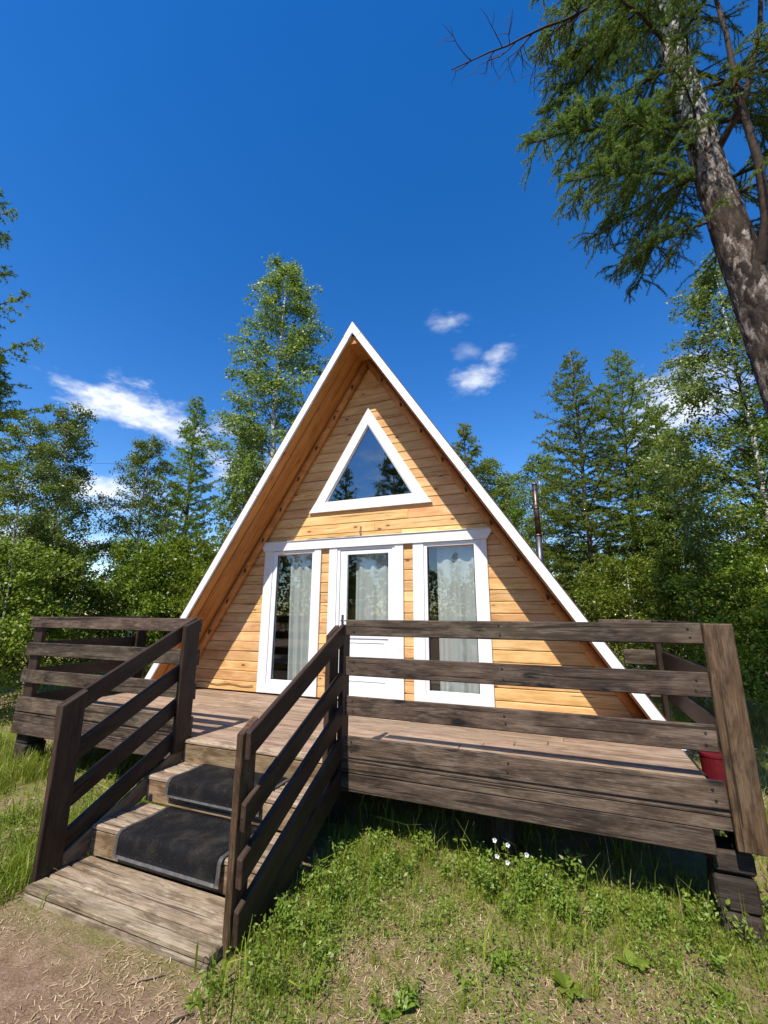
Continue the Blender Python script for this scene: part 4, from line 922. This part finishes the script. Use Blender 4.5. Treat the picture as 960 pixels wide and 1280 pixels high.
# left of the steps and under the left railing
xy = scatter(-6.5, -.92, -2.0, 3.2, 30000, r, .06); keep = r.uniform(0, 1, len(xy)) < np.clip(.85 + fld(xy, .8, 9.0)*1.0, .2, 1); xy = xy[keep]; addgrass(xy, .12, .006, r, .6, np.clip(.33 - fld(xy, .7, 5.)*.3, .1, .8), .16)
xy = scatter(-4.6, -2.9, -.7, .5, 3500, r, .06); addgrass(xy, .24, .006, r, .55, .34, .15)
xy = scatter(-1.6, -.9, -1.6, .1, 3500, r, .05); addgrass(xy, .17, .006, r, .6, .27, .14)
# right of the deck and back to the trees
xy = scatter(3.55, 9, -.8, 8, 30000, r, .09); addgrass(xy, .13, .008, r, .6, np.clip(.36 - fld(xy, .6, 3.)*.55, .08, .9), .16)
xy = scatter(-16, 16, 2, 24, 26000, r, .2); addgrass(xy, .24, .016, r, .6, np.clip(.33 - fld(xy, .3, 3.)*.3, .1, .7), .15)
xy = scatter(-14, 3, -3, 12, 14000, r, .15); addgrass(xy, .20, .012, r, .6, .3, .15)
o = link('grass', npmesh('grass', np.concatenate(Q), 4, np.concatenate(C_)), None, 'grass_blade'); tag(o, 'patchy green and dry summer grass round the deck and steps', 'grass', None, 'stuff')
# straw and cut stalks lying on the ground
xy = np.concatenate([np.column_stack([r.uniform(-2.2, 1.3, 16000), r.uniform(-2.6, -1.25, 16000)]), np.column_stack([r.uniform(.6, 4.8, 26000), r.uniform(-2.2, -.2, 26000)])])
k_ = fld(xy, 1.6, 12.); xy = xy[r.uniform(0, 1, len(xy)) < np.where(xy[:, 0] > .85, np.clip(.45 + k_*1.1, .05, 1), np.clip(.13 + k_*.7, .02, 1))]; xy = xy[~blocked(xy)]
n = len(xy); a = r.uniform(0, 6.28, n); ln = r.uniform(.004, .022, n); z_ = gh(xy) + r.uniform(.001, .010, n); d = np.column_stack([np.cos(a)*ln, np.sin(a)*ln, r.normal(0, .006, n)]); w = np.column_stack([-np.sin(a), np.cos(a), np.zeros(n)])*r.uniform(.0009, .0022, (n, 1))
c0 = np.column_stack([xy, z_]); q = np.stack([c0 - d - w, c0 + d - w, c0 + d + w, c0 - d + w], 1); o = link('straw_litter', npmesh('straw_litter', q, 4, r.uniform(0, 1, n)), None, 'straw'); tag(o, 'dry straw and clippings strewn over the bare earth', 'straw', None, 'stuff')
n = 700; xy = np.column_stack([r.uniform(-2.2, 1.2, n), r.uniform(-2.6, -1.36, n)]); c0 = np.column_stack([xy, gh(xy) + .001]); sz = r.uniform(.002, .008, (n, 1))*r.uniform(.4, 1, (n, 1)); ax = np.array([[1, 0, 0], [-.2, 1, 0], [-1, -.1, 0], [.1, -1, 0], [.1, .1, .7]])
P5 = c0[:, None, :] + ax[None]*sz[:, None, :]*r.uniform(.7, 1.3, (n, 5, 1)); q = np.concatenate([P5[:, [a, b, 4]] for a, b in ((0, 1), (1, 2), (2, 3), (3, 0))]); o = link('gravel', npmesh('gravel', q, 3, np.tile(r.uniform(0, .6, n), 4)), None, 'straw'); tag(o, 'small stones and crumbs of earth on the trodden ground', 'gravel', None, 'stuff')
# small-leaved ground plants, thickest along the deck and beside the steps
cs, zs = [], []
spots = np.concatenate([scatter(.8, 4.5, -.75, .25, 260, r), scatter(.78, 1.3, -1.55, 0, 90, r), scatter(.9, 4.6, -1.9, -.6, 150, r), scatter(-2.2, -.95, -1.5, .2, 160, r), scatter(-6, -1, -1.5, 2.5, 120, r), scatter(3.7, 6, 0, 4, 120, r)])
for (x, y_) in np.concatenate([scatter(1.0, 4.0, -.32, .16, 70, r), scatter(1.8, 2.4, -.2, .05, 16, r), scatter(.8, 1.15, -1.45, -.3, 26, r), scatter(3.5, 4.6, -.6, .5, 20, r), scatter(1.0, 4.2, -1.5, -.4, 26, r)]):   # taller leafy clumps
    hh = r.uniform(.10, .24)*(1 if y_ > -.4 or x < 1.2 else .55)
    for _ in range(int(r.integers(4, 9))):      # a few leafy stems each
        a = r.uniform(0, 6.28); tl_ = r.uniform(.02, .10); m = int(r.integers(10, 20)); t = r.uniform(.15, 1, m)
        cs.append(np.column_stack([x + math.cos(a)*tl_*t + r.normal(0, .012, m), y_ + math.sin(a)*tl_*t + r.normal(0, .012, m), ground_h(x, y_) + hh*t + r.normal(0, .006, m)]))
ntall = sum(len(q_) for q_ in cs)
for (x, y_) in spots:
    m = int(r.integers(30, 80)); hh = r.uniform(.04, .16); sp = r.uniform(.04, .10); p_ = np.column_stack([r.normal(x, sp, m), r.normal(y_, sp, m), np.zeros(m)]); dd = np.hypot(p_[:, 0] - x, p_[:, 1] - y_); p_[:, 2] = ground_h(x, y_) + hh*r.uniform(.25, 1, m)*np.exp(-(dd/.12)**2*.5); cs.append(p_)
c_ = np.concatenate(cs); o = link('ground_plants', npmesh('ground_plants', leaf_quads(c_, np.where(np.arange(len(c_)) < ntall, r.uniform(.008, .020, len(c_)), r.uniform(.005, .014, len(c_))), r, .45, 1.0), 4, np.clip(r.normal(.55, .22, len(c_)), 0, 1)), None, 'weed_leaf'); tag(o, 'small-leaved green ground plants growing along the deck', 'plants', None, 'stuff')

# single weeds and flowers one can point to
def weed(x, y_, rad, nleaf, label, tall=.3, seed=0):
    r = np.random.default_rng(seed); z0_ = ground_h(x, y_); root = thing('weed_plant', (x, y_, z0_), label, 'plant', 'broad-leaved weeds in the turf'); Qs = []
    for k in range(nleaf):
        a = k*2.4 + r.normal()*.2; l_ = rad*r.uniform(.6, 1.15); el = R(r.uniform(12, 60)); d = np.array([math.cos(a)*math.cos(el), math.sin(a)*math.cos(el), math.sin(el)]); sd = np.array([-math.sin(a), math.cos(a), 0]); upv = np.cross(d, sd)*-1
        ws = (.05, .17, .20, .13, .01); pr = None
        for j, wj in enumerate(ws):
            t = j/4; c0 = np.array([0, 0, .004]) + d*l_*t + np.array([0, 0, -1])*l_*.45*t*t*math.sin(el + .3); e_ = (c0 - sd*l_*wj, c0 + sd*l_*wj)
            if pr is not None: Qs.append([pr[0], pr[1], e_[1], e_[0]])
            pr = e_
    q = np.array(Qs); link('leaves', npmesh('leaves', q, 4, np.clip(np.repeat(r.normal(.5, .2, nleaf), 4), 0, 1)), root, 'weed_leaf', Matrix.Translation((x, y_, z0_)))
for i, (x, y_, rd, nl_, lab) in enumerate(((2.42, -.72, .12, 13, 'leafy green rosette in the bare patch below the deck, larger of two'), (2.10, -.66, .10, 11, 'leafy rosette left of the larger one below the deck'), (2.75, -.42, .12, 12, 'weed with upright leaves nearest the timber support'),
        (1.22, -.98, .10, 10, 'weed at the bottom of the turf beside the stair stringer'), (1.72, -1.16, .09, 10, 'low weed at the lower picture edge right of the steps'), (3.12, -.50, .09, 9, 'weed near the lower right picture corner'), (.78, -1.50, .07, 8, 'small weed at the front corner of the bottom step'))): weed(x, y_, rd, nl_, lab, seed=i)
def flower(x, y_, h, label, seed):
    r = np.random.default_rng(seed); z0_ = ground_h(x, y_); root = thing('white_flower', (x, y_, z0_), label, 'flower', 'white flowers by the deck')
    tp_ = Vector((x + r.uniform(-.04, .04), y_ + r.uniform(-.05, 0), z0_ + h)); tube('stem', [(x, y_, z0_), ((x + tp_.x)/2 + .01, (y_ + tp_.y)/2, z0_ + h*.55), tp_], [.003, .0025, .002], 'weed_leaf', root, 5)
    qs = []; 
    for k in range(5):
        a = k*1.2566 + r.uniform(0, .3); d = np.array([math.cos(a), -.45 + .1*math.sin(a), math.sin(a)]); d = d/np.linalg.norm(d); sd = np.cross(d, [0, -1, .3]); sd = sd/np.linalg.norm(sd); l_ = .018
        qs.append([np.zeros(3), d*l_*.6 - sd*l_*.42, d*l_, d*l_*.6 + sd*l_*.42])
    link('petals', npmesh('petals', np.array(qs), 4, np.full(5, .5)), root, 'petal', Matrix.Translation(tp_))
    vs, fs = tube_data([(0, .003, 0), (0, -.004, .001)], [.005, .004], 8); link('flower_centre', pymesh('flower_centre', vs, fs), root, 'straw', Matrix.Translation(tp_))
for i, (x, y_, h, lab) in enumerate(((1.97, -.02, .30, 'white flower highest and leftmost below the deck edge'), (2.04, -.03, .29, 'white flower just right of the highest one'), (2.18, -.05, .27, 'white flower rightmost of those under the deck'), (2.00, -.06, .24, 'lowest white flower in the clump under the deck'), (2.11, -.08, .22, 'white flower between the lowest and the rightmost one'))): flower(x, y_, h, lab, 40 + i)
# twigs on the trodden earth
for i, (x, y_, l_, a, lab) in enumerate(((.46, -1.50, .09, .75, 'pale split twig on the bare earth before the bottom step'), (.80, -1.60, .05, .9, 'short dark stick at the edge of bare earth and grass'))):
    z0_ = ground_h(x, y_) + .008; d = Vector((math.cos(a), math.sin(a), 0)); n_ = Vector((-d.y, d.x, 0)); o = tube('twig', [Vector((x, y_, z0_)) - d*l_, Vector((x, y_, z0_ + .004)) - d*l_*.3 + n_*.006, Vector((x, y_, z0_ + .004)) + d*l_*.3, Vector((x, y_, z0_)) + d*l_ + n_*.008], [.003, .005, .005, .002], 'deck_board' if i == 0 else 'twig_bark', None, 6); tag(o, lab, 'twig')
# overhead line crossing the gap on the left
o = tube('overhead_wire', [(-26 + 2.6*i, 12.6 - .06*i, 11.0 - .45*i + .02*i*i) for i in range(9)], [.008]*9, 'dark_plastic', None, 5); tag(o, 'thin overhead wire crossing the sky left of the cabin', 'wire')
